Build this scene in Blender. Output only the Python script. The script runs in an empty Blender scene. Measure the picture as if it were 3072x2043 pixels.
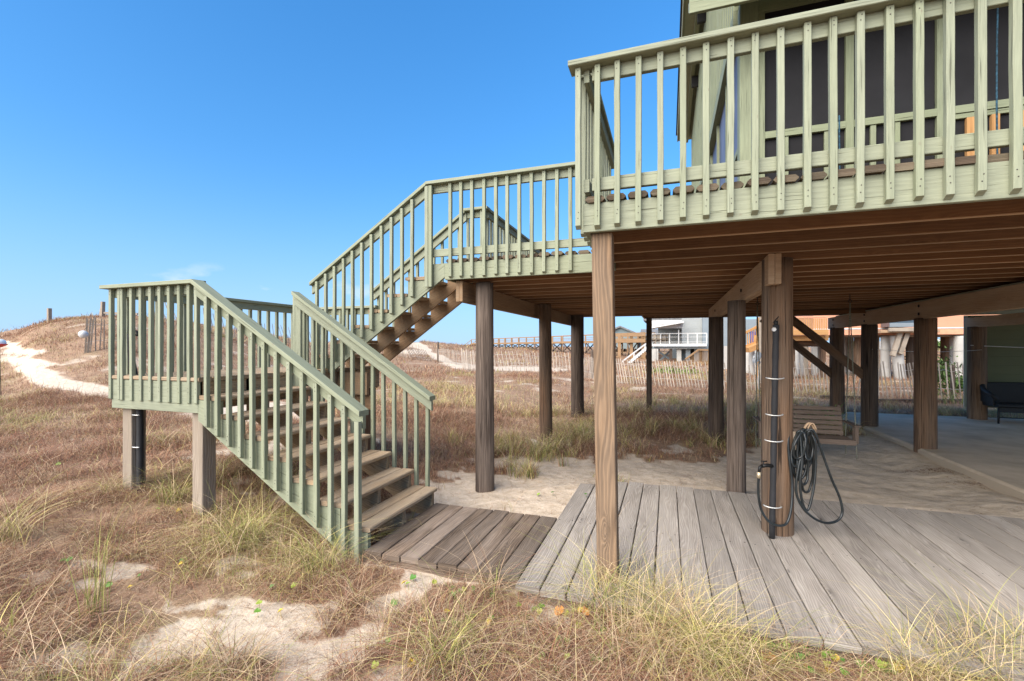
import bpy, math, random
import numpy as np
from mathutils import Vector
random.seed(7); rng = np.random.default_rng(7)
scene = bpy.context.scene
C = scene.collection
R = math.radians
# ---------------------------------------------------------------- camera model
F = 1365.3; CX = 1536.0; HY = 1040.0; HC = 1.63
TH = math.atan(469/1365.3); cT, sT = math.cos(TH), math.sin(TH)
def at(px, d):                       # a point at depth d seen in column px -> world x, y
    r = (px-CX)/F*d
    return (r*cT - d*sT, r*sT + d*cT)
def zz(py, d): return HC + (HY-py)*d/F
def depth(x, y): return y*cT - x*sT
def proj(x, y, z):
    d = y*cT - x*sT
    r = y*sT + x*cT
    return CX + F*r/d, HY - F*(z-HC)/d
def xon(px, Y):                      # x where column px meets the plane y = Y
    k = (px-CX)/F
    return (k*Y*cT - Y*sT)/(cT + k*sT)
def yon(px, X):
    k = (px-CX)/F
    return (-X*cT - k*X*sT)/(sT - k*cT)

cam = bpy.data.cameras.new('camera'); camo = bpy.data.objects.new('camera', cam); C.objects.link(camo)
cam.sensor_width = 36; cam.lens = F/3072*36; cam.shift_y = (HY-1021.5)/3072
cam.clip_start = 0.05; cam.clip_end = 9000
camo.location = (0, 0, HC); camo.rotation_euler = (R(90), 0, TH)
scene.camera = camo

# ---------------------------------------------------------------- object helpers
ROOT = {}
def tag(o, label=None, cat=None, group=None, kind=None):
    if label: o['label'] = label
    if cat: o['category'] = cat
    if group: o['group'] = group
    if kind: o['kind'] = kind
    return o
def thing(name, label, cat, loc=(0,0,0), group=None):
    o = bpy.data.objects.new(name, None); C.objects.link(o)
    o.empty_display_size = .1
    o.location = loc; ROOT[o.name] = Vector(loc)
    return tag(o, label, cat, group)
def offset_of(p):
    while p is not None and p.name not in ROOT: p = p.parent
    return ROOT[p.name] if p is not None else Vector((0,0,0))
def link(name, me, mats, parent=None):
    o = bpy.data.objects.new(name, me); C.objects.link(o)
    for m in (mats if isinstance(mats, (list, tuple)) else [mats]): me.materials.append(m)
    if parent is not None: o.parent = parent
    return o
class MB:
    def __init__(s): s.v=[]; s.f=[]; s.uv=[]; s.rn=[]; s.mi=[]; s.sm=[]
    def face(s, idx, uv, rn, mi=0, sm=False):
        s.f.append(tuple(idx)); s.uv.extend(uv); s.rn.extend([rn]*len(idx)); s.mi.append(mi); s.sm.append(sm)
    def build(s, name, mats, parent=None, tags=None, origin=None):
        off = offset_of(parent) if parent is not None else Vector(origin or (0,0,0))
        me = bpy.data.meshes.new(name)
        me.from_pydata([(a[0]-off[0], a[1]-off[1], a[2]-off[2]) for a in s.v], [], s.f)
        l = me.uv_layers.new(name='UVMap'); l.data.foreach_set('uv', [c for p in s.uv for c in p])
        l = me.uv_layers.new(name='rnd'); l.data.foreach_set('uv', [c for p in s.rn for c in p])
        me.polygons.foreach_set('material_index', s.mi); me.polygons.foreach_set('use_smooth', s.sm)
        me.update()
        o = link(name, me, mats, parent)
        if parent is None:
            o.location = off; ROOT[o.name] = Vector(off)
        if tags: tag(o, *tags)
        return o
    # chamfered plank from p0 to p1; w across, h along 'up'
    def beam(s, p0, p1, w, h, up=(0,0,1), ch=.003, c0=None, c1=None, mi=0, wob=0, seg=1, twist=0):
        p0 = Vector(p0); p1 = Vector(p1); a = (p1-p0); L = a.length; a.normalize()
        side = a.cross(Vector(up)); side.normalize(); u2 = side.cross(a)
        ch = min(ch, w*.45, h*.45); hw, hh = w/2, h/2
        prof = [(-hw+ch,-hh),(hw-ch,-hh),(hw,-hh+ch),(hw,hh-ch),(hw-ch,hh),(-hw+ch,hh),(-hw,hh-ch),(-hw,-hh+ch)]
        n = len(prof); rn = (random.random(), random.random())
        per = [0]
        for i in range(n):
            q0, q1 = prof[i], prof[(i+1)%n]; per.append(per[-1]+math.hypot(q1[0]-q0[0], q1[1]-q0[1]))
        uo, vo = random.random()*30, random.random()*30
        base = len(s.v); us = []
        for k in range(seg+1):
            t = k/seg; c = p0.lerp(p1, t)
            if wob and 0 < k < seg: c = c + side*random.uniform(-wob, wob) + u2*random.uniform(-wob, wob)
            cut = c0 if k == 0 else (c1 if k == seg else None)
            row = []
            for q in prof:
                v = c + side*q[0] + u2*q[1]
                if cut is not None:
                    nn = Vector(cut); den = a.dot(nn)
                    if abs(den) > 1e-4: v = v - a*((v-c).dot(nn)/den)
                s.v.append(v); row.append((v-p0).dot(a))
            us.append(row)
        for k in range(seg):
            for i in range(n):
                j = (i+1) % n
                A, B = base+k*n+i, base+k*n+j; D, E_ = A+n, B+n
                s.face((A, B, E_, D), [(uo+us[k][i], vo+per[i]), (uo+us[k][j], vo+per[i+1]), (uo+us[k+1][j], vo+per[i+1]), (uo+us[k+1][i], vo+per[i])], rn, mi)
        e = base+seg*n
        s.face([base+i for i in reversed(range(n))], [(uo+prof[i][0]*.25, vo+prof[i][1]*3) for i in reversed(range(n))], (rn[0]*.85, rn[1]), mi)
        s.face([e+i for i in range(n)], [(uo+prof[i][0]*.25, vo+prof[i][1]*3) for i in range(n)], (rn[0]*.85, rn[1]), mi)
        return s
    def box(s, x0, x1, y0, y1, z0, z1, ch=.002, mi=0, along=None):
        dx, dy, dz = x1-x0, y1-y0, z1-z0; m = max(dx, dy, dz)
        cx, cy, cz = (x0+x1)/2, (y0+y1)/2, (z0+z1)/2
        if along == 'x' or (along is None and m == dx): return s.beam((x0,cy,cz),(x1,cy,cz), dy, dz, ch=ch, mi=mi)
        if along == 'y' or (along is None and m == dy): return s.beam((cx,y0,cz),(cx,y1,cz), dx, dz, ch=ch, mi=mi)
        return s.beam((cx,cy,z0),(cx,cy,z1), dx, dy, up=(0,1,0), ch=ch, mi=mi)
    # polygon in the x-z plane, extruded along y from y0 to y1
    def prism(s, pts, y0, y1, mi=0, plane='xz'):
        b = len(s.v); n = len(pts); rn = (random.random(), random.random()); uo, vo = random.random()*30, random.random()*30
        ar = sum(pts[i][0]*pts[(i+1)%n][1]-pts[(i+1)%n][0]*pts[i][1] for i in range(n))
        if ar < 0: pts = pts[::-1]
        for y in (y0, y1):
            for p in pts: s.v.append((p[0], y, p[1]) if plane == 'xz' else ((y, p[0], p[1]) if plane == 'yz' else (p[0], p[1], y)))
        flip = plane in ('xz',)
        dx, dz = pts[n//2][0]-pts[0][0], pts[n//2][1]-pts[0][1]; L = math.hypot(dx, dz) or 1; dx /= L; dz /= L
        uv = [(uo+p[0]*dx+p[1]*dz, vo-p[0]*dz+p[1]*dx) for p in pts]
        F0 = list(range(n)); 
        s.face([b+i for i in (F0 if flip else F0[::-1])], [uv[i] for i in (F0 if flip else F0[::-1])], rn, mi)
        s.face([b+n+i for i in (F0[::-1] if flip else F0)], [uv[i] for i in (F0[::-1] if flip else F0)], rn, mi)
        for i in range(n):
            j = (i+1) % n; q = [b+i, b+n+i, b+n+j, b+j]; l = math.dist(pts[i], pts[j])
            u = [(uo, vo), (uo, vo+abs(y1-y0)), (uo+l, vo+abs(y1-y0)), (uo+l, vo)]
            if not flip: q = q[::-1]; u = u[::-1]
            s.face(q, u, rn, mi)
        return s
    def tube(s, pts, r, n=8, mi=0, caps=True, closed=False):
        P = [Vector(p) for p in pts]; m = len(P); b = len(s.v); rr = r if isinstance(r, (list, tuple)) else [r]*m
        rn = (random.random(), random.random()); uo, vo = random.random()*30, random.random()*30
        prev = None; L = 0; Ls = []
        for k in range(m):
            t = (P[(k+1) % m]-P[k-1]) if (closed or 0 < k < m-1) else (P[1]-P[0] if k == 0 else P[-1]-P[-2])
            t.normalize()
            if prev is None:
                x = t.cross(Vector((0.13,.31,1))); 
                if x.length < .1: x = t.cross(Vector((1,0,0)))
            else: x = prev - t*prev.dot(t)
            x.normalize(); prev = x; y = t.cross(x)
            if k: L += (P[k]-P[k-1]).length
            Ls.append(L)
            for i in range(n):
                an = 2*math.pi*i/n; s.v.append(P[k] + (x*math.cos(an)+y*math.sin(an))*rr[k])
        per = 2*math.pi*max(rr)
        for k in range(m if closed else m-1):
            k2 = (k+1) % m; l2 = Ls[k2] if k2 else L
            for i in range(n):
                j = (i+1) % n; v0, v1 = per*i/n, per*(i+1)/n
                s.face((b+k*n+i, b+k*n+j, b+k2*n+j, b+k2*n+i), [(uo+Ls[k],vo+v0),(uo+Ls[k],vo+v1),(uo+l2,vo+v1),(uo+l2,vo+v0)], rn, mi, True)
        if caps and not closed:
            for kk, rev in ((0, True), (m-1, False)):
                ids = list(range(n)); ids = ids[::-1] if rev else ids
                s.face([b+kk*n+i for i in ids], [(uo+math.cos(6.283*i/n)*.03, vo+math.sin(6.283*i/n)*per*.2) for i in ids], rn, mi)
        return s
    def lathe(s, c, prof, n=20, axis='z', mi=0):      # prof = [(r, h)]
        b = len(s.v); rn = (random.random(), random.random()); c = Vector(c)
        for r, h in prof:
            for i in range(n):
                a = 6.28318*i/n; q = (r*math.cos(a), r*math.sin(a), h)
                if axis == 'y': q = (q[0], q[2], q[1])
                if axis == 'x': q = (q[2], q[0], q[1])
                s.v.append(c+Vector(q))
        for k in range(len(prof)-1):
            for i in range(n):
                j = (i+1) % n
                q = (b+k*n+i, b+k*n+j, b+(k+1)*n+j, b+(k+1)*n+i)
                s.face(q if axis != 'y' else q[::-1], [(k*.05, i*.05),(k*.05,i*.05+.05),(k*.05+.05,i*.05+.05),(k*.05+.05,i*.05)], rn, mi, True)
        return s
    def pile(s, x, y, z0, z1, r, lean=(0,0), n=22, mi=0, top=None):
        b = len(s.v); m = max(6, int((z1-z0)/.12)); rn = (random.random(), random.random()); uo, vo = random.random()*30, random.random()*30
        ph = [random.random()*6.28 for _ in range(6)]
        for k in range(m+1):
            t = k/m; z = z0+(z1-z0)*t
            for i in range(n):
                a = 6.28318*i/n
                rr = r*(1+.06*(.5-t) + .018*math.sin(2*a+ph[0]+z*.7) + .012*math.sin(3*a+ph[1]-z*1.1) + .01*math.sin(5*a+ph[2]+z*2.3) + .006*math.sin(9*a+ph[3]))
                # a few drying checks running up the pile
                for q in (ph[4], ph[5]):
                    dd = abs((a-q-.1*math.sin(z*2)+math.pi) % 6.28318-math.pi)
                    if dd < .16: rr -= r*.05
                s.v.append((x+lean[0]*(1-t)+rr*math.cos(a), y+lean[1]*(1-t)+rr*math.sin(a), z))
        for k in range(m):
            for i in range(n):
                j = (i+1) % n; u0, u1 = uo+(z1-z0)*k/m, uo+(z1-z0)*(k+1)/m; v0, v1 = vo+6.283*r*i/n, vo+6.283*r*(i+1)/n
                s.face((b+k*n+i, b+k*n+j, b+(k+1)*n+j, b+(k+1)*n+i), [(u0,v0),(u0,v1),(u1,v1),(u1,v0)], rn, mi, True)
        s.face([b+m*n+i for i in range(n)], [(uo+.1*math.cos(i), vo+.1*math.sin(i)) for i in range(n)], rn, mi)
        return s
def spline(pts, n=8):
    P = [Vector(p) for p in pts]; out = []
    for i in range(len(P)-1):
        a = P[i-1] if i else P[0]*2-P[1]; b = P[i]; c = P[i+1]; d = P[i+2] if i+2 < len(P) else P[-1]*2-P[-2]
        for k in range(n):
            t = k/n; out.append(.5*((2*b)+(c-a)*t+(2*a-5*b+4*c-d)*t*t+(3*b-a-3*c+d)*t**3))
    out.append(P[-1]); return out

# ---------------------------------------------------------------- materials
class N:
    def __init__(s, name, rough=.8, spec=.3):
        m = bpy.data.materials.new(name); m.use_nodes = True; s.m = m; s.t = m.node_tree; s.b = s.t.nodes['Principled BSDF']
        s.b.inputs['Roughness'].default_value = rough
        s.b.inputs['Specular IOR Level'].default_value = spec
    def n(s, k, **kw):
        x = s.t.nodes.new(k)
        for a, b in kw.items(): setattr(x, a, b)
        return x
    def set(s, sock, v):
        if isinstance(v, bpy.types.NodeSocket): s.t.links.new(v, sock)
        elif v is not None:
            try: sock.default_value = v
            except Exception: sock.default_value = (*v, 1) if len(v) == 3 else v[:3]
    def math(s, op, a, b=None, c=None, clamp=False):
        x = s.n('ShaderNodeMath', operation=op); x.use_clamp = clamp
        s.set(x.inputs[0], a); s.set(x.inputs[1], b)
        if c is not None: s.set(x.inputs[2], c)
        return x.outputs[0]
    def vmath(s, op, a, b):
        x = s.n('ShaderNodeVectorMath', operation=op); s.set(x.inputs[0], a); s.set(x.inputs[1], b); return x.outputs[0]
    def mix(s, f, a, b, mode='MIX'):
        x = s.n('ShaderNodeMix', data_type='RGBA', blend_type=mode); s.set(x.inputs[0], f)
        s.set(x.inputs[6], a if not isinstance(a, tuple) else (*a[:3], 1)); s.set(x.inputs[7], b if not isinstance(b, tuple) else (*b[:3], 1)); return x.outputs[2]
    def noise(s, vec, scale, detail=3, rough=.55, dist=0):
        x = s.n('ShaderNodeTexNoise'); s.set(x.inputs['Vector'], vec); x.inputs['Scale'].default_value = scale
        x.inputs['Detail'].default_value = detail; x.inputs['Roughness'].default_value = rough; x.inputs['Distortion'].default_value = dist
        return x.outputs['Fac']
    def ramp(s, f, stops, interp='LINEAR'):
        x = s.n('ShaderNodeValToRGB'); r = x.color_ramp; r.interpolation = interp
        while len(r.elements) < len(stops): r.elements.new(.5)
        for e, (p, c) in zip(r.elements, stops):
            e.position = p; e.color = (*c, 1) if isinstance(c, tuple) else (c, c, c, 1)
        s.set(x.inputs[0], f); return x.outputs[0]
    def mr(s, v, a, b, c=0, d=1):
        x = s.n('ShaderNodeMapRange'); s.set(x.inputs[0], v)
        for i, q in enumerate((a, b, c, d)): x.inputs[i+1].default_value = q
        return x.outputs[0]
    def uv(s, name='UVMap'): return s.n('ShaderNodeUVMap', uv_map=name).outputs[0]
    def obj(s): return s.n('ShaderNodeTexCoord').outputs['Object']
    def geo(s): return s.n('ShaderNodeNewGeometry').outputs['Position']
    def bump(s, h, strength=.5, dist=.01):
        x = s.n('ShaderNodeBump'); s.set(x.inputs['Height'], h); x.inputs['Strength'].default_value = strength; x.inputs['Distance'].default_value = dist
        s.t.links.new(x.outputs[0], s.b.inputs['Normal'])
    def col(s, c): s.set(s.b.inputs['Base Color'], c if not isinstance(c, tuple) else (*c[:3], 1)); return s.m

def wood(name, dark, light, tint=.25, ring=9, bump=.4, knots=1.0, rough=.85, weather=None, wamt=.5, fib=.55, spec=.2, under=None):
    s = N(name, rough, spec)
    uv = s.uv(); rn = s.uv('rnd')
    sep = s.n('ShaderNodeSeparateXYZ'); s.set(sep.inputs[0], uv); u, v = sep.outputs[0], sep.outputs[1]
    se2 = s.n('ShaderNodeSeparateXYZ'); s.set(se2.inputs[0], rn); r1, r2 = se2.outputs[0], se2.outputs[1]
    n1 = s.noise(s.vmath('MULTIPLY', uv, (1.1, 7, 1)), 1, 2)
    vo = s.n('ShaderNodeTexVoronoi'); s.set(vo.inputs['Vector'], s.vmath('MULTIPLY', uv, (2.0, 7.5, 1))); vo.inputs['Scale'].default_value = 1
    dk = vo.outputs['Distance']
    sc = s.n('ShaderNodeSeparateColor'); s.set(sc.inputs[0], vo.outputs['Color'])
    has = s.math('GREATER_THAN', sc.outputs[0], .62)
    kf = s.math('MULTIPLY', s.mr(dk, .0, .36, 1, 0), has); kf = s.math('MULTIPLY', kf, kf)
    f = s.math('MULTIPLY', v, ring*6.0)
    f = s.math('ADD', f, s.math('MULTIPLY', n1, ring*.9)); f = s.math('ADD', f, s.math('MULTIPLY', kf, 5.0*knots))
    f = s.math('ADD', f, s.math('MULTIPLY', u, .7))
    rg = s.math('ADD', s.math('MULTIPLY', s.math('SINE', s.math('MULTIPLY', f, 6.2832)), .5), .5)
    rg = s.math('POWER', rg, 1.6)
    fi = s.noise(s.vmath('MULTIPLY', uv, (5, 170, 1)), 1, 3, .65)
    lg = s.noise(s.vmath('MULTIPLY', uv, (1.6, 9, 1)), 1, 3, .6)
    g = s.math('ADD', s.math('MULTIPLY', rg, 1-fib), s.math('MULTIPLY', s.mr(fi, .3, .7), fib), clamp=True)
    g = s.math('ADD', s.math('MULTIPLY', g, .62), s.math('MULTIPLY', s.mr(lg, .3, .72), .42), clamp=True)
    c = s.mix(g, dark, light)
    if weather is not None:
        wn = s.noise(s.vmath('MULTIPLY', uv, (.9, 4, 1)), 1.3, 4, .6)
        c = s.mix(s.math('MULTIPLY', s.mr(s.math('ADD', wn, s.math('MULTIPLY', r2, .25)), .48, .78), wamt), c, weather)
    kc = s.math('MULTIPLY', s.mr(dk, .05, .085, 1, 0), has)
    c = s.mix(s.math('MULTIPLY', kc, .55*min(knots, 1)), c, tuple(x*.45 for x in dark))
    if under is not None:      # paler downward faces: light bounced off the sand, put into the colour
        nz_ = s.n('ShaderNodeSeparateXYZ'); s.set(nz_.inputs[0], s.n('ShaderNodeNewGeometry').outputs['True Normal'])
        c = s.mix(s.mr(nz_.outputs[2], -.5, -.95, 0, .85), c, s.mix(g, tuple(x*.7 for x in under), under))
    br = s.math('ADD', 1-tint*.5, s.math('MULTIPLY', r1, tint))
    cb = s.n('ShaderNodeCombineColor'); [s.set(cb.inputs[i], br) for i in range(3)]
    c = s.mix(1.0, c, cb.outputs[0], 'MULTIPLY')
    s.col(c)
    h = s.math('ADD', s.math('MULTIPLY', rg, .5), s.math('MULTIPLY', fi, .9))
    s.bump(h, bump, .004)
    return s.m
def paint(name, col, tint=.12, chip=None, rough=.62, bump=.7):
    s = N(name, rough, .35)
    uv = s.uv(); rn = s.uv('rnd')
    se2 = s.n('ShaderNodeSeparateXYZ'); s.set(se2.inputs[0], rn)
    fi = s.noise(s.vmath('MULTIPLY', uv, (4, 60, 1)), 1, 4, .65)
    fi2 = s.noise(s.vmath('MULTIPLY', uv, (2.5, 26, 1)), 1, 2, .5, 1.2)
    lg = s.noise(s.vmath('MULTIPLY', uv, (2, 6, 1)), 1, 4, .6)
    sp = s.noise(s.vmath('MULTIPLY', uv, (14, 40, 1)), 1, 2, .5)
    a = s.math('ADD', s.math('MULTIPLY', s.mr(fi, .35, .65), .22), s.math('MULTIPLY', s.mr(lg, .3, .7), .16))
    br = s.math('ADD', s.math('ADD', .80-tint*.5, a), s.math('MULTIPLY', se2.outputs[0], tint))
    cb = s.n('ShaderNodeCombineColor'); [s.set(cb.inputs[i], br) for i in range(3)]
    c = s.mix(1.0, col, cb.outputs[0], 'MULTIPLY')
    c = s.mix(s.math('MULTIPLY', s.mr(s.math('ADD', se2.outputs[1], s.math('MULTIPLY', lg, .6)), .7, 1.4), .35), c, (col[0]*.8, col[1]*.84, col[2]*.66))
    # open grain cracks and rubbed spots
    ck = s.mr(s.noise(s.vmath('MULTIPLY', uv, (2.2, 95, 1)), 1, 2, .4), .66, .72)
    c = s.mix(s.math('MULTIPLY', ck, .8), c, (col[0]*.35, col[1]*.34, col[2]*.3))
    ch = s.math('MULTIPLY', s.mr(sp, .69, .74), s.mr(lg, .5, .6))
    c = s.mix(s.math('MULTIPLY', ch, .7), c, chip or (.16,.13,.09))
    s.col(c)
    s.bump(s.math('ADD', s.math('ADD', fi, s.math('MULTIPLY', fi2, .6)), s.math('MULTIPLY', ck, -.9)), bump, .004)
    return s.m
def pilemat(name, dark, light, streak=(.05,.035,.028), amt=.6, warm=None, wamt=.4):
    s = N(name, .9, .15)
    uv = s.uv()
    a = s.noise(s.vmath('MULTIPLY', uv, (.9, 16, 1)), 1, 5, .65)
    b = s.noise(s.vmath('MULTIPLY', uv, (2.5, 75, 1)), 1, 4, .6)
    l = s.noise(s.vmath('MULTIPLY', uv, (.7, 4.5, 1)), 1, 3, .6)
    g = s.math('ADD', s.math('MULTIPLY', s.mr(a, .32, .68), .55), s.math('MULTIPLY', s.mr(b, .3, .7), .45), clamp=True)
    c = s.mix(g, dark, light)
    if warm is not None: c = s.mix(s.math('MULTIPLY', s.mr(l, .42, .62), wamt), c, warm)
    k = s.mr(s.noise(s.vmath('MULTIPLY', uv, (.5, 9, 1)), 1.3, 3, .5), .56, .64)
    c = s.mix(s.math('MULTIPLY', k, amt), c, streak)
    ck = s.mr(s.noise(s.vmath('MULTIPLY', uv, (1.1, 70, 1)), 1, 3, .5), .60, .66)
    c = s.mix(s.math('MULTIPLY', ck, .8), c, tuple(x*.5 for x in streak))
    s.col(c); s.bump(s.math('SUBTRACT', s.math('ADD', a, b), s.math('MULTIPLY', ck, 1.3)), 1.0, .012)
    return s.m
def plain(name, col, rough=.6, metal=0, var=.12, scale=6, spec=.4, bump=0, bscale=40):
    s = N(name, rough, spec); s.b.inputs['Metallic'].default_value = metal
    n = s.noise(s.obj(), scale, 4)
    s.col(s.mix(s.mr(n, .3, .7), tuple(x*(1-var) for x in col), tuple(min(1, x*(1+var)) for x in col)))
    if bump: s.bump(s.noise(s.obj(), bscale, 3), bump, .01)
    return s.m
def siding(name, col, pitch=.15, vertical=False, var=.08):
    s = N(name, .7, .3)
    sp = s.n('ShaderNodeSeparateXYZ'); s.set(sp.inputs[0], s.geo())
    co = s.math('ADD', sp.outputs[0], sp.outputs[1]) if vertical else sp.outputs[2]
    fr = s.math('FRACT', s.math('DIVIDE', co, pitch))
    edge = s.mr(fr, 0, .12, 0, 1)
    n = s.noise(s.geo(), 1.5, 4)
    c = s.mix(s.mr(n, .3, .7), tuple(x*(1-var) for x in col), col)
    s.col(c); s.bump(s.math('MULTIPLY', edge, fr), .9, .03)
    return s.m
GREEN = (.234, .252, .176)
M = {}
M['green'] = paint('sage_paint', GREEN)
M['green_dull'] = paint('sage_paint_walls', (.20,.22,.135), .06)
M['tread'] = wood('weathered_tread', (.13,.078,.042), (.54,.40,.25), .3, 10, .8, weather=(.30,.25,.19), wamt=.5)
M['grey'] = wood('grey_boards', (.13,.108,.09), (.455,.41,.36), .34, 10, .9, weather=(.31,.275,.235), wamt=.55, knots=1.0)
M['darkboards'] = wood('dark_boards', (.018,.012,.009), (.24,.175,.125), .8, 8, .9, weather=(.33,.27,.22), wamt=.45)
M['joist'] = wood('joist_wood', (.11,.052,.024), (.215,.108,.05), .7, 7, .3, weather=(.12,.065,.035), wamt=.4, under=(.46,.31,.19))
M['beam'] = wood('beam_wood', (.17,.10,.055), (.34,.225,.13), .2, 6, .4, weather=(.28,.21,.14), wamt=.5)
M['paleb'] = wood('pale_beam_wood', (.25,.16,.095), (.44,.31,.20), .15, 6, .35, weather=(.42,.33,.24), wamt=.4)
M['deckend'] = wood('deck_boards', (.04,.028,.02), (.17,.125,.085), .7, 9, .8, weather=(.17,.15,.10), wamt=.5)
M['post'] = wood('new_post', (.045,.023,.012), (.34,.215,.12), .1, 6, 1.0, weather=(.20,.165,.13), wamt=.35, knots=1.8, fib=.4)
M['post_grey'] = wood('grey_post', (.15,.11,.08), (.38,.32,.26), .2, 8, .8, weather=(.27,.225,.17), wamt=.6)
M['pile_grey'] = pilemat('pile_grey', (.05,.037,.03), (.20,.155,.125), amt=.6)
M['pile_brown'] = pilemat('pile_brown', (.07,.045,.03), (.20,.145,.105), amt=.4, warm=(.24,.125,.06), wamt=.35)
M['pile_dark'] = pilemat('pile_dark', (.035,.026,.022), (.125,.092,.07), amt=.5)
M['pile_mid'] = pilemat('pile_mid', (.07,.045,.03), (.19,.13,.09), amt=.45, warm=(.26,.135,.07), wamt=.35)
M['orange'] = wood('fresh_orange_wood', (.33,.165,.06), (.52,.30,.13), .15, 6, .2)
M['swing'] = wood('swing_wood', (.09,.065,.05), (.23,.175,.14), .2, 8, .4)
M['picket'] = wood('sand_fence_picket', (.21,.18,.15), (.46,.40,.34), .5, 10, .4)
M['white'] = plain('white_paint', (.52,.52,.51), .5)
M['blackpipe'] = plain('black_foam', (.018,.018,.02), .75, bump=.3, bscale=60, var=.3)
M['hose'] = plain('hose_rubber', (.014,.017,.018), .30, var=.5, scale=9)
M['strap'] = plain('galvanised_strap', (.6,.6,.58), .35, .6)
M['brass'] = plain('brass', (.55,.45,.3), .4, .7)
M['black'] = plain('black_wicker', (.006,.006,.006), .6, bump=.8, bscale=120)
M['rope'] = plain('rope', (.17,.17,.13), .9, var=.5, scale=60)
M['bluerope'] = plain('blue_rope', (.02,.06,.09), .9, var=.8, scale=45)
M['screen'] = plain('dark_insect_screen', (.013,.0125,.0135), .75, var=.25, scale=3, bump=.1, bscale=300, spec=.2)
M['bscreen'] = plain('blue_grey_screen', (.10,.105,.15), .5, var=.4, scale=2)
M['soffit'] = plain('soffit_paint', (.25,.27,.18), .7, var=.08)
M['soffit_pale'] = plain('pale_soffit', (.42,.45,.36), .7, var=.05)
M['shingle'] = plain('dark_shingle', (.05,.05,.05), .9, var=.3, scale=20)
M['wall_dark'] = siding('green_wall_siding', (.10,.11,.055), .2)
M['nail'] = plain('nail_head', (.07,.06,.05), .6, .3)
M['metal_dark'] = plain('dark_iron', (.02,.02,.02), .5, .6)
# ---------------------------------------------------------------- terrain
def sstep(t): t = np.clip(t, 0, 1); return t*t*(3-2*t)
def vnoise(x, y, seed=0):
    xi = np.floor(x).astype(np.int64); yi = np.floor(y).astype(np.int64); fx = x-xi; fy = y-yi
    def h(a, b):
        n = (a*374761393 + b*668265263 + seed*974634777) & 0xffffffff
        n = ((n ^ (n >> 13))*1274126177) & 0xffffffff
        return ((n ^ (n >> 16)) & 0xffff)/65535.0
    ux = fx*fx*(3-2*fx); uy = fy*fy*(3-2*fy)
    return (h(xi,yi)*(1-ux)+h(xi+1,yi)*ux)*(1-uy) + (h(xi,yi+1)*(1-ux)+h(xi+1,yi+1)*ux)*uy
def fbm(x, y, o=4, seed=0):
    a = .5; s = 0
    for i in range(o): s = s + a*(vnoise(x*2**i, y*2**i, seed+i)-.5); a *= .55
    return s
CREST = [(-1500,1000,30),(-300,1012,27),(0,1010,26),(45,1000,26),(95,978,25),(150,962,25),(230,952,25),(330,948,25),(450,958,27),(600,975,30),
         (800,1010,36),(960,1032,46),(1100,1034,55),(1190,1030,58),(1270,1027,60),(1340,1033,60),(1408,1040,62),(1500,1046,70),(1640,1044,85),(1850,1049,85),(2300,1050,80),(3000,1050,80),(6000,1050,80)]
_cp = np.array([c[0] for c in CREST], float); _cz = np.array([zz(c[1], c[2]) for c in CREST]); _cd = np.array([c[2] for c in CREST], float)
def gz(x, y):
    x = np.asarray(x, float); y = np.asarray(y, float)
    d = y*cT - x*sT; r = y*sT + x*cT
    dd = np.maximum(d, .5)
    px = np.clip(CX+F*r/dd, -1500, 6000)
    H = np.interp(px, _cp, _cz); D = np.interp(px, _cp, _cd)
    t = sstep((dd/D-.36)/.64)
    back = 1-.35*sstep((dd/D-1)/.8)
    base = -.11 + .24*sstep((-3.0-x)/2.4)*sstep((y+1)/3)*(1-t)
    z = base*(1-t) + H*t*np.where(dd > D, back, 1)
    near = np.exp(-(d/7)**2)
    z = z + fbm(x*1.1, y*1.1, 4, 3)*.09*(1-.4*near) + fbm(x*5, y*5, 3, 9)*.025 + fbm(x*3.1+4, y*3.1, 2, 19)*.06*np.exp(-(d/9)**2)
    z = z + t*(fbm(x*.22, y*.22, 4, 5)*.9 + fbm(x*.9, y*.9, 3, 8)*.25)*np.clip(d/30, 0, 1)
    z = z - .10*np.exp(-((x-2.4)**2+(y-8.0)**2)/2.2) + .115*np.exp(-((x-3.3)**2+(y-5.35)**2)/.55) - .02*np.exp(-((x-3.4)**2+(y-7.0)**2)/.8) + .05*np.exp(-((x-3.6)/.35)**2)*(y > 5.5)*(y < 13)
    z = z + .05*np.exp(-((y-1.2)**2)/.6)
    # stay under the slab and under the boards
    m = (x > 3.72) & (x < 14) & (y < 13.4) & (y > 3.5); z = np.where(m, np.minimum(z, -.08), z)
    m = (x > -2.45) & (x < -.95) & (y > 3.02) & (y < 4.28); z = np.where(m, np.minimum(z, -.1), z)
    m = (x > -1.05) & (x < 2.2) & (y > 2.85) & (y < 5.72); z = np.where(m, np.minimum(z, -.085), z)
    m = (x >= 2.2) & (x < 3.3) & (y > 2.9) & (y < 5.0); z = np.where(m, np.minimum(z, -.06), z)
    return z
def ell(px, py, cx, cy, rx, ry, soft=.35, rot=0):
    c, s = math.cos(rot), math.sin(rot); a = (px-cx)*c+(py-cy)*s; b = -(px-cx)*s+(py-cy)*c
    q = np.sqrt((a/rx)**2+(b/ry)**2); return 1-sstep((q-1+soft)/(2*soft))
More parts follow.
